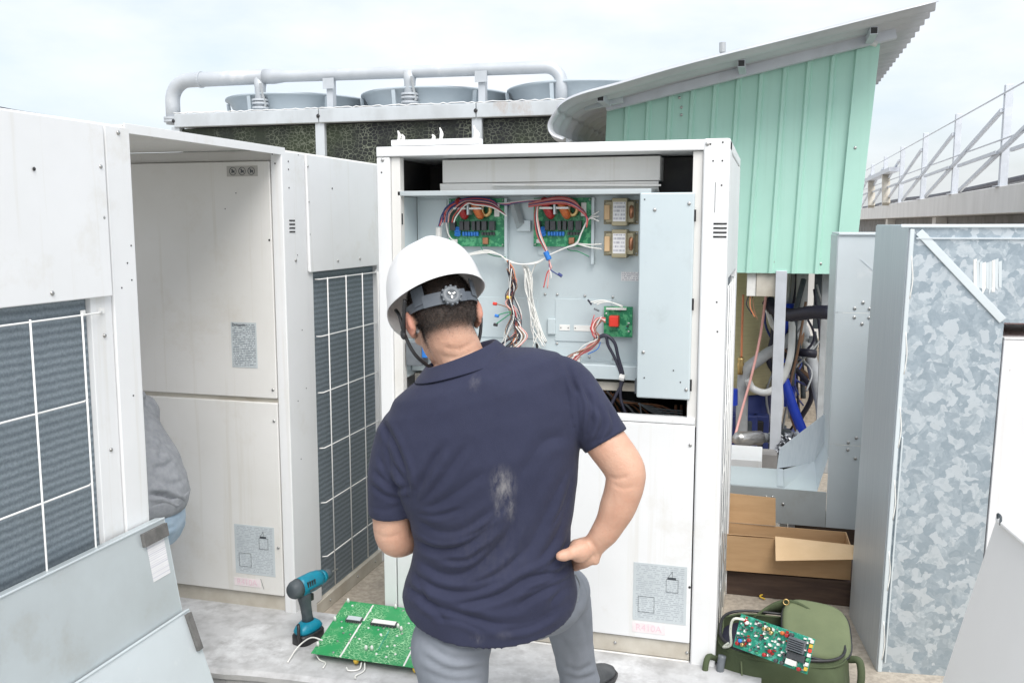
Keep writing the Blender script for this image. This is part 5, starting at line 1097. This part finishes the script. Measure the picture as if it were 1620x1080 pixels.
chain(bodym, [(at(936, 866, 2.258), .020), (at(919, 868, 2.245), .0210), (at(907, 873, 2.232), .0180), (at(899, 876, 2.222), .0150), (at(892, 878, 2.216), .0158), (at(887, 879, 2.213), .0135)], 12)
# left arm, forearm brought to the front
chain(bodym, [(at(650, 655, 2.32), .05), (at(628, 720, 2.325), .052), (at(620, 795, 2.33), .050), (at(621, 838, 2.335), .0500), (at(629, 852, 2.35), .0490), (at(650, 846, 2.40), .046), (at(680, 832, 2.48), .040), (at(712, 816, 2.57), .0275)], 20)
WR = at(716, 814, 2.58)
for i in range(4):
    a_ = at(724, 806 + 9*i, 2.615); k_ = at(736, 800 + 10*i, 2.66); ln = (1., 1.1, 1.03, .8)[i]
    chain(bodym, [(WR, .015), (a_, .0155), (k_, .0125)], 12); chain(bodym, [(k_, .011), (k_ + CF*.035*ln + CR*.012, .010), (k_ + CF*.048*ln + CR*.034, .009), (k_ + CF*.040*ln + CR*.052, .008)], 10)
chain(bodym, [(at(722, 804, 2.60), .016), (at(733, 794, 2.62), .014), (at(744, 790, 2.65), .0115), (at(752, 789, 2.68), .0105)], 12)
# legs inside the trousers
chain(bodym, [(at(725, 960, 2.32), .08), (at(716, 1050, 2.31), .075), (at(716, 1080, 2.31) - UZ*.16, .05), (at(716, 1080, 2.31) - UZ*.47, .04)]); chain(bodym, [(at(850, 950, 2.33), .08), (at(890, 925, 2.70), .05), (at(918, 1076, 2.86), .035)])
bme = fuse(bodym, 'body', .0045, 4)
def crease(me, lines):
    vv, n_ = coords(me); p_ = pj(vv); f_ = np.clip(-(n_ @ np.array(CF)), 0, 1); dd_ = np.zeros(len(vv))
    for poly, wd, dep in lines:
        d_, t_ = seg_dist(p_[:, :2], smooth_poly(poly)); dd_ += dep*np.clip(np.minimum(t_, 1-t_)*4, 0, 1)*f_*np.exp(-(d_/wd)**2)*(-1)
    me.vertices.foreach_set('co', (vv + n_*dd_[:, None]).ravel()); me.update()
crease(bme, [([(958, 750), (975, 757), (998, 752)], 3.2, .003), ([(962, 762), (985, 772), (1010, 768)], 3.5, .002), ([(928, 852), (937, 870), (943, 890)], 2.6, .0028), ([(933, 850), (942, 866), (948, 884)], 2.6, .0022), ([(902, 866), (905, 873), (904, 882)], 2.5, .0018), ([(898, 893), (915, 888), (930, 880)], 3, .0022), ([(972, 780), (965, 815), (945, 850)], 5, .0014), ([(590, 842), (612, 850), (640, 842)], 4, .002), ([(690, 545), (725, 552), (758, 535)], 3.5, .0022), ([(686, 558), (722, 566), (760, 548)], 3.5, .0018)])
v, nrm = coords(bme); hl = (v - np.array(HE)) @ np.array(MH)            # head-local coordinates
S = lambda x, a, b: np.clip((x - a)/(b - a), 0, 1)**2*(3 - 2*np.clip((x - a)/(b - a), 0, 1))
hm = S(hl[:, 2] + .12*np.clip(hl[:, 1] + .02, 0, 1), -.092, -.022)*S(-hl[:, 1], -.045, -.015)*(np.linalg.norm(hl, axis=1) < .16)
ear = np.exp(-((np.abs(hl[:, 0]) - .098)/.012)**2 - ((hl[:, 1] + .008)/.030)**2 - (hl[:, 2]/.042)**2); hm = hm*(1 - np.clip(ear*1.8, 0, 1))
nk = np.exp(-((hl[:, 2] + .045)/.05)**2)*(hl[:, 1] < .02)*(np.linalg.norm(hl, axis=1) < .17)
at_ = bme.attributes.new('tone', 'FLOAT_COLOR', 'POINT'); colr = np.stack([hm, ear, np.zeros_like(hm), np.ones_like(hm)], 1).astype(np.float32); at_.data.foreach_set('color', colr.ravel())
def skin_material():
    m = mat('skin', (.60, .375, .27), .50, col2=(.50, .265, .18), nscale=13, lo=.3, hi=.78, detail=9, grime=(.42, .21, .14), gscale=38, glo=.60, ghi=.80, bump=.32, bscale=190, sss=.10); N, K, P = nodes_of(m)
    a = N.new('ShaderNodeAttribute'); a.attribute_name = 'tone'; sp = N.new('ShaderNodeSeparateColor'); K(a.outputs['Color'], sp.inputs[0])
    src = P.inputs['Base Color'].links[0].from_socket
    x1 = N.new('ShaderNodeMix'); x1.data_type = 'RGBA'; x1.inputs['B'].default_value = (.56, .22, .16, 1); K(sp.outputs[1], x1.inputs['Factor']); K(src, x1.inputs['A'])
    tc = N.new('ShaderNodeTexCoord'); nz = N.new('ShaderNodeTexNoise'); nz.inputs['Scale'].default_value = 420; nz.inputs['Detail'].default_value = 2; K(tc.outputs['Object'], nz.inputs['Vector'])
    ad = N.new('ShaderNodeMath'); ad.operation = 'MULTIPLY_ADD'; ad.inputs[1].default_value = .7; ad.inputs[2].default_value = -.35; K(nz.outputs['Fac'], ad.inputs[0])
    a2 = N.new('ShaderNodeMath'); a2.operation = 'ADD'; K(sp.outputs[0], a2.inputs[0]); K(ad.outputs[0], a2.inputs[1])
    mu = N.new('ShaderNodeMath'); mu.operation = 'MULTIPLY'; mu.use_clamp = True; K(a2.outputs[0], mu.inputs[0]); K(sp.outputs[0], mu.inputs[1])
    x2 = N.new('ShaderNodeMix'); x2.data_type = 'RGBA'; x2.inputs['B'].default_value = (.045, .033, .027, 1); K(mu.outputs[0], x2.inputs['Factor']); K(x1.outputs['Result'], x2.inputs['A']); K(x2.outputs['Result'], P.inputs['Base Color'])
    return m
skin = skin_material()
# short cropped hair: fine blades growing from the scalp
idx = RNG.choice(len(v), 26000, p=(hm**1.3)/(hm**1.3).sum()); pos = v[idx] + RNG.normal(0, .0015, (len(idx), 3)); nn = nrm[idx]
down = np.array(MH @ Vector((0, -.1, -1))); dr = nn*.75 + down*.55 + RNG.normal(0, .25, nn.shape); dr /= np.linalg.norm(dr, axis=1)[:, None]
ln = (.002 + .007*hm[idx]*S(hl[idx, 2], -.07, .02))*RNG.uniform(.6, 1.2, len(idx)); sd_ = np.cross(dr, RNG.normal(0, 1, dr.shape)); sd_ /= np.linalg.norm(sd_, axis=1)[:, None]
hv = np.stack([pos - sd_*.0003, pos + sd_*.0003, pos + dr*ln[:, None]], 1).reshape(-1, 3)
hair_me = bpy.data.meshes.new('hair'); hair_me.from_pydata((hv).tolist(), [], [(3*i, 3*i+1, 3*i+2) for i in range(len(idx))])
body_o = place(bme, 'body', skin, MAN); place(hair_me, 'hair', hair_m, MAN)
for s in (-1, 1):
    ey_ = MB(); ellip(ey_, h2w(.033*s, .083, .010), (.012, .012, .012), MH, 12); eo = ey_.build('eye', plastic_white, MAN, smooth=True); e2 = MB(); ellip(e2, h2w(.033*s, .092, .010), (.005, .0045, .005), MH, 10); e2.build('iris', hair_m, eo, smooth=True)

# polo shirt
sh = MB()
rows = [((688, 584), (780, 552), 2.342, .060, 0, 2.2), ((670, 596), (803, 550), 2.336, .080, 0, 2.2), ((645, 613), (846, 551), 2.328, .096, 0, 2.3), ((622, 633), (884, 559), 2.320, .110, 0, 2.4), ((611, 660), (903, 583), 2.316, .122, 0, 2.5), ((610, 695), (916, 632), 2.314, .131, 0, 2.5), ((618, 740), (918, 690), 2.314, .135, 0, 2.5),
        ((634, 782), (914, 738), 2.318, .133, 0, 2.5), ((650, 822), (909, 786), 2.322, .128, 0, 2.4), ((656, 858), (903, 832), 2.325, .123, .03, 2.3), ((649, 894), (903, 874), 2.322, .127, .10, 2.2), ((640, 922), (909, 908), 2.317, .137, .20, 2.1), ((637, 938), (914, 934), 2.315, .142, .34, 2.0), ((640, 950), (911, 948), 2.315, .141, .50, 2.0)]
lo_ = loft([body_ring(l, r, d, h, t, 44, pp) for l, r, d, h, t, pp in rows]); sh.add(lo_.v, lo_.f)
chain(sh, [(at(855, 602, 2.32), .066), (at(894, 609, 2.312), .069), (at(930, 655, 2.292), .066), (at(951, 685, 2.28), .0625), (at(959, 698, 2.274), .0625)], 24, (False, True))
chain(sh, [(at(662, 660, 2.32), .066), (at(636, 690, 2.322), .068), (at(622, 740, 2.325), .064), (at(619, 790, 2.33), .0605), (at(620, 813, 2.332), .0600)], 24, (False, True))
sme = fuse(sh, 'polo_shirt', .0042, 10)
FL = [([(893, 566), (908, 610), (914, 655), (915, 705)], 4, .005), ([(905, 600), (922, 640), (918, 698)], 4, .005), ([(925, 612), (938, 650), (922, 702)], 5, .006), ([(942, 635), (954, 668), (936, 708)], 4, .004), ([(962, 645), (972, 672), (958, 700)], 4, .003),
      ([(596, 655), (622, 700), (640, 745), (654, 792)], 5, .007), ([(655, 795), (668, 760), (700, 705)], 6, .006), ([(658, 800), (695, 765), (740, 700)], 6, .004), ([(660, 806), (705, 790), (770, 745)], 7, .003), ([(590, 742), (620, 768), (652, 772)], 5, .004), ([(586, 765), (615, 785), (650, 785)], 4, .003),
      ([(652, 815), (690, 840), (735, 838), (790, 800)], 7, .0045), ([(650, 850), (690, 868), (735, 862), (790, 825)], 6, .006), ([(652, 880), (700, 908), (745, 902), (800, 850), (815, 800)], 8, .007), ([(646, 898), (690, 928), (745, 936), (790, 918)], 6, .006), ([(720, 957), (790, 940), (835, 915), (895, 903)], 6, .008), ([(640, 925), (690, 958), (740, 975), (785, 987)], 6, .007), ([(815, 960), (850, 938), (905, 912)], 5, .006), ([(868, 958), (885, 935), (905, 925)], 5, .004), ([(670, 950), (690, 965), (705, 985)], 5, .004), ([(760, 985), (830, 985), (890, 955)], 7, .004),
      ([(905, 770), (880, 850), (850, 890)], 7, .005), ([(912, 720), (880, 780), (840, 860), (810, 905)], 8, .003), ([(905, 820), (890, 870), (862, 905)], 5, .004), ([(668, 598), (720, 588), (790, 556)], 4, .002), ([(900, 690), (860, 700), (820, 760)], 9, .003),
      ([(648, 800), (640, 765), (622, 730)], 3.5, .004), ([(660, 812), (690, 815), (730, 805)], 4, .003), ([(655, 835), (700, 855), (760, 838), (800, 800)], 4, .003), ([(908, 745), (890, 800), (870, 835)], 4, .003), ([(903, 850), (880, 885), (840, 905)], 4, .003), ([(700, 885), (740, 885), (770, 862)], 4, .004), ([(735, 925), (790, 905), (830, 870)], 4.5, .004), ([(830, 935), (870, 918), (902, 892)], 4, .004), ([(690, 975), (735, 985), (770, 1000)], 4, .003), ([(790, 1000), (840, 990), (880, 968)], 4, .003), ([(655, 905), (670, 935), (668, 960)], 4, .003), ([(915, 600), (930, 630), (934, 668)], 3.5, .003), ([(610, 700), (628, 742), (648, 770)], 3.5, .003), ([(600, 720), (612, 750), (640, 778)], 3.5, .003),
      ([(932, 700), (962, 690), (988, 666)], 4, .0010), ([(583, 800), (615, 806), (652, 786)], 4, .0010)]
folds(sme, FL, noise=((.0016, 13, 1),), gain=1.2)
def shirt_material():
    m = mat('navy_pique', (.031, .035, .068), .85, col2=(.023, .026, .052), nscale=7, lo=.35, hi=.7, bump=.35, bscale=420, spec=.25); N, K, P = nodes_of(m)
    P.inputs['Sheen Weight'].default_value = .06; P.inputs['Sheen Roughness'].default_value = .5
    tc = N.new('ShaderNodeTexCoord'); src = P.inputs['Base Color'].links[0].from_socket
    nz = N.new('ShaderNodeTexNoise'); nz.inputs['Scale'].default_value = 55; nz.inputs['Detail'].default_value = 6; nz.inputs['Roughness'].default_value = .75
    mp = N.new('ShaderNodeMapping'); mp.inputs['Scale'].default_value = (1.4, 1.4, .5); K(tc.outputs['Object'], mp.inputs[0]); K(mp.outputs[0], nz.inputs['Vector'])
    tot = None; o0 = org(MAN)
    for (px_, py_, D_, rx, rz, amp) in ((796, 768, 2.19, .027, .046, .6), (806, 800, 2.19, .014, .040, .4), (787, 800, 2.19, .008, .034, .35), (752, 605, 2.22, .014, .018, .2), (757, 1006, 2.185, .016, .014, .28), (800, 1002, 2.185, .020, .012, .1), (770, 870, 2.2, .13, .10, .04)):
        c = at(px_, py_, D_) - o0; su = N.new('ShaderNodeVectorMath'); su.operation = 'SUBTRACT'; su.inputs[1].default_value = c; K(tc.outputs['Object'], su.inputs[0])
        sc = N.new('ShaderNodeVectorMath'); sc.operation = 'MULTIPLY'; sc.inputs[1].default_value = (1/rx, 1/.12, 1/rz); K(su.outputs[0], sc.inputs[0])
        le = N.new('ShaderNodeVectorMath'); le.operation = 'LENGTH'; K(sc.outputs[0], le.inputs[0])
        mr = N.new('ShaderNodeMapRange'); mr.interpolation_type = 'SMOOTHSTEP'; mr.inputs['From Min'].default_value = 1.5; mr.inputs['From Max'].default_value = .1; mr.inputs['To Max'].default_value = amp; K(le.outputs['Value'], mr.inputs[0])
        if tot is None: tot = mr.outputs[0]
        else:
            ad = N.new('ShaderNodeMath'); ad.operation = 'MAXIMUM'; K(tot, ad.inputs[0]); K(mr.outputs[0], ad.inputs[1]); tot = ad.outputs[0]
    r2 = N.new('ShaderNodeMapRange'); r2.inputs['From Min'].default_value = .40; r2.inputs['From Max'].default_value = .68; K(nz.outputs['Fac'], r2.inputs[0])
    mu = N.new('ShaderNodeMath'); mu.operation = 'MULTIPLY'; K(tot, mu.inputs[0]); K(r2.outputs[0], mu.inputs[1])
    x = N.new('ShaderNodeMix'); x.data_type = 'RGBA'; x.inputs['B'].default_value = (.36, .35, .34, 1); K(mu.outputs[0], x.inputs['Factor']); K(src, x.inputs['A']); K(x.outputs['Result'], P.inputs['Base Color'])
    return m
navy = shirt_material()
shirt = place(sme, 'polo_shirt', navy, MAN)
# folded collar
def collar():
    A = []                                        # (outer low edge, outer fold) rings round the neck
    rl = [body_ring((655, 603), (813, 559), 2.336, .108, .02, 48, 2.2), body_ring((662, 595), (804, 552), 2.338, .097, .02, 48, 2.1), body_ring((670, 584), (790, 540), 2.345, .080, .02, 48, 2.0), body_ring((673, 579), (784, 536), 2.346, .0755, .02, 48, 2.0), body_ring((677, 581), (780, 539), 2.346, .071, .02, 48, 2.0), body_ring((683, 602), (778, 562), 2.345, .068, .02, 48, 2.0)]
    m = MB(); n = 48
    vs = [p for r_ in rl for p in r_]; fs = [(i*n+k, i*n+(k+1) % n, (i+1)*n+(k+1) % n, (i+1)*n+k) for i in range(len(rl)-1) for k in range(n) if not (9 <= k <= 13 and i < 4)]
    o = m.add(vs, fs).build('collar', navy, shirt, smooth=True)
    so = o.modifiers.new('t', 'SOLIDIFY'); so.thickness = .004; ss = o.modifiers.new('s', 'SUBSURF'); ss.levels = ss.render_levels = 1
collar()
# trousers
tr = MB()
lo_ = loft([body_ring((690, 890), (878, 876), 2.325, .08), body_ring((672, 930), (888, 920), 2.32, .095), body_ring((660, 965), (897, 950), 2.315, .112), body_ring((665, 1000), (888, 975), 2.315, .108)]); tr.add(lo_.v, lo_.f)
kz = at(716, 1080, 2.30)
chain(tr, [(at(722, 970, 2.315), .092), (at(713, 1020, 2.31), .108), (at(716, 1060, 2.305), .098), (at(719, 1085, 2.305), .091), (kz - UZ*.15 + CR*.004, .080), (kz - UZ*.33, .070), (kz - UZ*.49, .066)], 24, (False, True))
chain(tr, [(at(840, 960, 2.33), .088), (at(866, 946, 2.45), .100), (at(886, 938, 2.62), .088), (at(893, 945, 2.72), .080), (at(901, 985, 2.77), .073), (at(908, 1030, 2.825), .066), (at(914, 1060, 2.85), .063), (at(918, 1082, 2.862), .068)], 24, (False, True))
tme = fuse(tr, 'trousers', .0075, 6)
folds(tme, [([(670, 1012), (715, 1040), (775, 1035)], 5, .005), ([(665, 1035), (715, 1060), (776, 1052)], 5, .005), ([(668, 1058), (720, 1075), (775, 1070)], 5, .004), ([(690, 1005), (740, 1020), (778, 1010)], 4, .003), ([(886, 1050), (915, 1060), (940, 1048)], 4, .005), ([(888, 1066), (915, 1072), (945, 1064)], 4, .005), ([(916, 905), (925, 935), (912, 958)], 4, .004), ([(905, 960), (925, 990), (930, 1030)], 5, .003), ([(882, 1005), (905, 1040), (900, 1075)], 5, .004)], noise=((.002, 24, 5), (.001, 55, 6)))
trousers = place(tme, 'trousers', trouser, MAN)
pk_ = MB().tube(curve([at(910, 908, 2.235), at(917, 925, 2.26), at(913, 952, 2.235)], 5), .0022, 5).build('pocket_seam', plastic_grey, trousers)
def shoe(ank, fwd, zsole, name='shoe'):
    m = MB(); f = Vector(fwd).normalized(); sx = f.cross(UZ)
    rr_ = []
    for t, hw, z1 in ((-.085, .018, .05), (-.075, .034, .075), (-.03, .040, .095), (.03, .042, .085), (.09, .048, .062), (.14, .047, .050), (.175, .034, .040), (.190, .012, .028)):
        c = Vector((ank.x, ank.y, zsole)) + f*t; r_ = []
        for k in range(16):
            a = 2*math.pi*k/16; y = math.cos(a); zz = math.sin(a); r_.append(c + sx*hw*y*(1 if zz < 0 else .96) + UZ*((z1+.0)/2 + (z1/2)*max(-1., min(1., zz*1.25))))
        rr_.append(r_)
    o = loft(rr_).build(name, shoe_m, MAN, smooth=True); o.modifiers.new('s', 'SUBSURF').render_levels = 1
    s2 = []
    for t, hw in ((-.09, .02), (-.078, .037), (-.03, .043), (.03, .044), (.09, .051), (.14, .050), (.178, .036), (.195, .012)):
        c = Vector((ank.x, ank.y, zsole)) + f*t; s2.append([c - sx*hw + UZ*.0, c + sx*hw, c + sx*hw + UZ*.018, c - sx*hw + UZ*.018])
    loft(s2).build('sole', black, o, .003)
ra = at(918, 1078, 2.87); shoe(ra + CF*.02, CF*.75 + CR*.62, .004); shoe(Vector((kz.x, kz.y, 0)), CF + CR*-.15, ZF + .004)

# hard hat
HEL = bpy.data.objects.new('hard_hat', bpy.data.meshes.new('hard_hat')); link(HEL, MAN)
def helmet():
    bm = bmesh.new(); nu, nv = 64, 22; rows_ = []
    for i in range(nv + 1):
        t = i/nv; row = []
        for k in range(nu):
            a = 2*math.pi*k/nu; x, y = math.sin(a), math.cos(a)           # a = 0 is the front
            el = t*math.pi/2
            rx, ry = .124*math.cos(el)**.72, .150*math.cos(el)**.74
            zb = .060 - .030*max(0, math.cos(a))**2 + .004*math.cos(2*a) + .006*max(0, -math.cos(a))**2
            z = zb + (.205 - zb)*math.sin(el)**.95
            ridge = .0065*math.exp(-(x*rx/.022)**2)*(1 if t > .30 else S(np.array([t]), .1, .3)[0])
            fl = 0.004*math.exp(-(t/.05)**2)                                # outward lip at the rim
            row.append(h2w((rx + fl)*x - .006, (ry + fl)*y, z + ridge + .006))
        rows_.append(row)
    # brim: peak in front, rolled lip all round
    brim = []
    for k in range(nu):
        a = 2*math.pi*k/nu; x, y = math.sin(a), math.cos(a); pk = max(0, math.cos(a))**1.6
        brim.append(h2w((.124 + .007 + .010*pk)*x - .006, (.150 + .007 + .050*pk)*y, .060 - .030*max(0, math.cos(a))**2 + .004*math.cos(2*a) + .006*max(0, -math.cos(a))**2 - .020*pk))
    allr = [brim] + rows_[:-1]
    vs = [[bm.verts.new(p) for p in r_] for r_ in allr]
    for a, b in zip(vs, vs[1:]):
        for k in range(nu): bm.faces.new((a[k], a[(k+1) % nu], b[(k+1) % nu], b[k]))
    top = bm.verts.new(h2w(-.006, 0, .2175))
    for k in range(nu): bm.faces.new((vs[-1][k], vs[-1][(k+1) % nu], top))
    bmesh.ops.recalc_face_normals(bm, faces=bm.faces); o0 = org(MAN)
    for v_ in bm.verts: v_.co -= o0
    bm.to_mesh(HEL.data); bm.free(); HEL.data.materials.append(helmet_m); HEL.data.materials.append(helmet_in); HEL.data.shade_smooth()
    so = HEL.modifiers.new('t', 'SOLIDIFY'); so.thickness = .003; so.offset = -1; so.material_offset = 0; so.material_offset_rim = 0
    ss = HEL.modifiers.new('s', 'SUBSURF'); ss.levels = ss.render_levels = 1
helmet()
def band(a0, a1, rx, ry, z0, z1, th, name, m, parent, n=24, zf=lambda a: 0.):
    i_, o_ = [], []; mb = MB(); vs = []
    for k in range(n+1):
        a = R(a0 + (a1-a0)*k/n); x, y = math.sin(a), math.cos(a); dz = zf(a)
        for (q, z) in ((0, z0), (th, z0), (th, z1), (0, z1)): vs.append(h2w((rx+q)*x, (ry+q)*y, z + dz))
    fs = [(k*4+j, k*4+(j+1) % 4, (k+1)*4+(j+1) % 4, (k+1)*4+j) for k in range(n) for j in range(4)] + [(0, 1, 2, 3), (n*4+3, n*4+2, n*4+1, n*4)]
    return mb.add(vs, fs).build(name, m, parent, .0012)
dip = lambda a: -.010*math.exp(-((a - math.pi)/.9)**2)
band(80, 280, .092, .107, .022, .046, .003, 'harness_band', strap_m, HEL, 40, dip)
band(160, 226, .0965, .1125, .019, .052, .005, 'adjuster_housing', strap_m, HEL, 14, dip)
kc = h2w(.118*math.sin(R(184)), .123*math.cos(R(184)), .026)
kd = (kc - h2w(0, 0, .022)).normalized(); Mk = kd.to_track_quat('Z', 'Y').to_matrix()
MB().lathe([(.023, -.010), (.0235, .004), (.021, .007), (.012, .0075), (.011, .004), (.003, .004)], 20).rot(Mk, kc).build('ratchet_knob', plastic_grey, HEL, smooth=True)
for k in range(12):
    a = k*math.pi/6; MB().box(-.003, .003, -.0025, .0025, -.006, .005).rot(Mk @ Matrix.Rotation(a, 3, 'Z'), kc + Mk @ Vector((.0235*math.cos(a), .0235*math.sin(a), 0))).build('knob_grip', strap_m, HEL)
for k in range(3): MB().box(.003, .010, -.0018, .0018, .004, .0075).rot(Mk @ Matrix.Rotation(k*2.094 + .5, 3, 'Z'), kc).build('knob_spoke', steel, HEL)
for s in (-1, 1): band(*( (118, 140) if s > 0 else (222, 244)), .094, .112, .028, .075, .003, 'suspension_tab', strap_m, HEL, 8)
for s in (-1, 1):
    MB().tube(curve([h2w(.110*s, .03, .055), h2w(.110*s, .012, .030), h2w(.106*s, .018, -.02), h2w(.084*s, .035, -.075), h2w(.03*s, .065, -.118), h2w(0, .075, -.125)], 6), .0048, 8).build('chin_strap', black, HEL, smooth=True)
MB().tube(curve([h2w(-.108, -.060, .052), h2w(-.113, -.030, .012), h2w(-.110, .012, -.022)], 6), .005, 8).build('chin_strap', black, HEL, smooth=True)
q_ = MB(); ellip(q_, h2w(-.112, .012, -.018), (.007, .013, .013), MH, 12); q_.build('strap_buckle', black, HEL, smooth=True)

# ---- second person, crouched between the two left units
P2 = thing('person', 'person in grey hoodie and pale jeans crouching between the two left units', 'person', (-2.2, 2.76, ZB))
def V(x, y, z): return Vector((x, y, z))
b2 = MB()
chain(b2, [(V(-2.18, 2.75, .50), .08), (V(-2.19, 2.75, .62), .10), (V(-2.26, 2.75, .80), .10), (V(-2.33, 2.75, .91), .08)], 20)
chain(b2, [(V(-2.33, 2.75, .93), .06), (V(-2.40, 2.75, 1.0), .058), (V(-2.44, 2.75, 1.06), .06)]); ellip(b2, (-2.47, 2.75, 1.10), (.10, .076, .115)); ellip(b2, (-2.52, 2.75, 1.05), (.06, .055, .07)); ellip(b2, (-2.575, 2.75, 1.075), (.014, .012, .018))
for s in (-1, 1):
    ellip(b2, (-2.455, 2.75 + .080*s, 1.09), (.018, .008, .03))
    sy = 2.75 + s*.19
    chain(b2, [(V(-2.31, sy - .03*s, .82), .04), (V(-2.36, sy + .01*s, .70), .04), (V(-2.44, sy, .58), .04), (V(-2.60, sy - .04*s, .66), .028)])
    wv = V(-2.62, sy - .04*s, .67)
    for i in range(4): chain(b2, [(wv, .013), (wv + V(-.045, -.015 + .018*i - .012, .02), .012), (wv + V(-.085, -.018 + .018*i - .012, .01), .0095), (wv + V(-.10, -.018 + .018*i - .012, -.015), .008)], 10)
    chain(b2, [(wv, .014), (wv + V(-.03, -.035*s, .025), .012), (wv + V(-.055, -.04*s, .03), .0095)], 10)
    chain(b2, [(V(-2.20, 2.75 + .08*s, .47), .06), (V(-2.50, 2.75 + .13*s, .40), .055), (V(-2.38, 2.75 + .12*s, .0), .04)])
m2 = fuse(b2, 'body', .006, 5)
at2 = m2.attributes.new('tone', 'FLOAT_COLOR', 'POINT'); v2, _ = coords(m2)
hm2 = S(v2[:, 2] + .5*(v2[:, 0] + 2.47), 1.06, 1.12)*(np.linalg.norm(v2 - np.array((-2.47, 2.75, 1.1)), axis=1) < .15)
at2.data.foreach_set('color', np.stack([hm2, hm2*0, hm2*0, hm2*0 + 1], 1).astype(np.float32).ravel()); place(m2, 'body', skin, P2)
hh = MB(); ellip(hh, (-2.455, 2.75, 1.125), (.105, .083, .105)); place(fuse(hh, 'hair', .007, 3), 'hair', hair_m, P2)
hd2 = MB()
def ring2(cx, cz, rx, ry, tl): return [V(cx + rx*math.cos(a)*math.cos(tl), 2.75 + ry*math.sin(a), cz + rx*math.cos(a)*math.sin(tl)) for a in [2*math.pi*k/36 for k in range(36)]]
lo_ = loft([ring2(-2.41, .930, .07, .08, .5), ring2(-2.37, .895, .10, .15, .55), ring2(-2.325, .835, .130, .20, .5), ring2(-2.270, .765, .145, .20, .42), ring2(-2.215, .69, .150, .195, .30), ring2(-2.180, .63, .150, .19, .15), ring2(-2.165, .59, .150, .18, .0), ring2(-2.170, .568, .146, .175, -.15)]); hd2.add(lo_.v, lo_.f)
chain(hd2, [(V(-2.235, 2.605, .845), .070), (V(-2.245, 2.575, .76), .068), (V(-2.30, 2.56, .665), .060), (V(-2.43, 2.57, .64), .052), (V(-2.57, 2.595, .66), .046)], 20, (False, True))
for s in (1,):
    sy = 2.75 + s*.185; chain(hd2, [(V(-2.30, sy - .02*s, .85), .078), (V(-2.34, sy + .025*s, .72), .075), (V(-2.43, sy + .01*s, .595), .064), (V(-2.57, sy - .03*s, .645), .050)], 20, (False, True))
chain(hd2, [(V(-2.29, 2.62, .905), .028), (V(-2.235, 2.70, .915), .036), (V(-2.225, 2.80, .915), .036), (V(-2.29, 2.88, .905), .028)], 16)
h2m = fuse(hd2, 'hoodie', .008, 6)
folds(h2m, [([(236, 700), (262, 712), (288, 735)], 4, .006), ([(240, 740), (265, 735), (285, 715)], 4, .005), ([(236, 782), (262, 783), (297, 800)], 3.5, .012), ([(244, 665), (258, 690), (250, 730)], 4, .007), ([(270, 690), (284, 725), (292, 770)], 4, .004), ([(240, 645), (258, 660), (272, 690)], 3, .006), ([(250, 760), (275, 765), (298, 755)], 4, .004)], noise=((.004, 26, 11), (.002, 60, 12)), gain=2.2)
hoodie_o = place(h2m, 'hoodie', hoodie_m, P2)
loft([ring2(-2.168, .592, .152, .182, -.02), ring2(-2.168, .586, .1545, .185, -.03), ring2(-2.172, .560, .150, .180, -.12), ring2(-2.175, .548, .147, .176, -.15), ring2(-2.178, .546, .139, .168, -.15)]).build('ribbed_hem', hoodie_m, hoodie_o, smooth=True)
MB().tube(curve([V(-2.305, 2.66, .895), V(-2.215, 2.70, .940), V(-2.195, 2.78, .945), V(-2.24, 2.86, .925)], 6), [.016 + .006*math.sin(i*.5) for i in range(19)], 10).build('hood_edge', hoodie_m, hoodie_o, smooth=True)
MB().tube(curve([V(-2.06, 2.66, .53), V(-2.075, 2.645, .46), V(-2.12, 2.63, .39)], 5), .003, 5).build('jeans_seam', w_nvy, P2)
jn = MB(); lo_ = loft([ring2(-2.185, .58, .130, .17, 0), ring2(-2.172, .525, .140, .172, 0), ring2(-2.180, .46, .138, .17, 0), ring2(-2.205, .39, .118, .15, 0)]); jn.add(lo_.v, lo_.f)
for s in (-1, 1): chain(jn, [(V(-2.19, 2.75 + .085*s, .46), .112), (V(-2.34, 2.75 + .12*s, .44), .085), (V(-2.50, 2.75 + .13*s, .40), .072), (V(-2.45, 2.75 + .125*s, .20), .062), (V(-2.37, 2.75 + .12*s, .02), .055)], 20, (False, True))
j2 = fuse(jn, 'jeans', .008, 5); folds(j2, [([(240, 820), (262, 812), (284, 815)], 3, .005), ([(240, 838), (262, 836), (280, 832)], 3, .004)], noise=((.004, 34, 14), (.002, 80, 15))); place(j2, 'jeans', denim, P2)
for s in (-1, 1):
    m = loft([ring(-2.42, 2.75 + .12*s, ZB + z, a, b, 20, 3) for z, a, b in ((.002, .125, .045), (.02, .13, .048), (.055, .10, .042), (.095, .055, .038))]); m.build('shoe', shoe_m, P2, smooth=True)
sc_ = scene.cycles; sc_.max_bounces = 6; sc_.diffuse_bounces = 3; sc_.glossy_bounces = 3; sc_.use_denoising = True
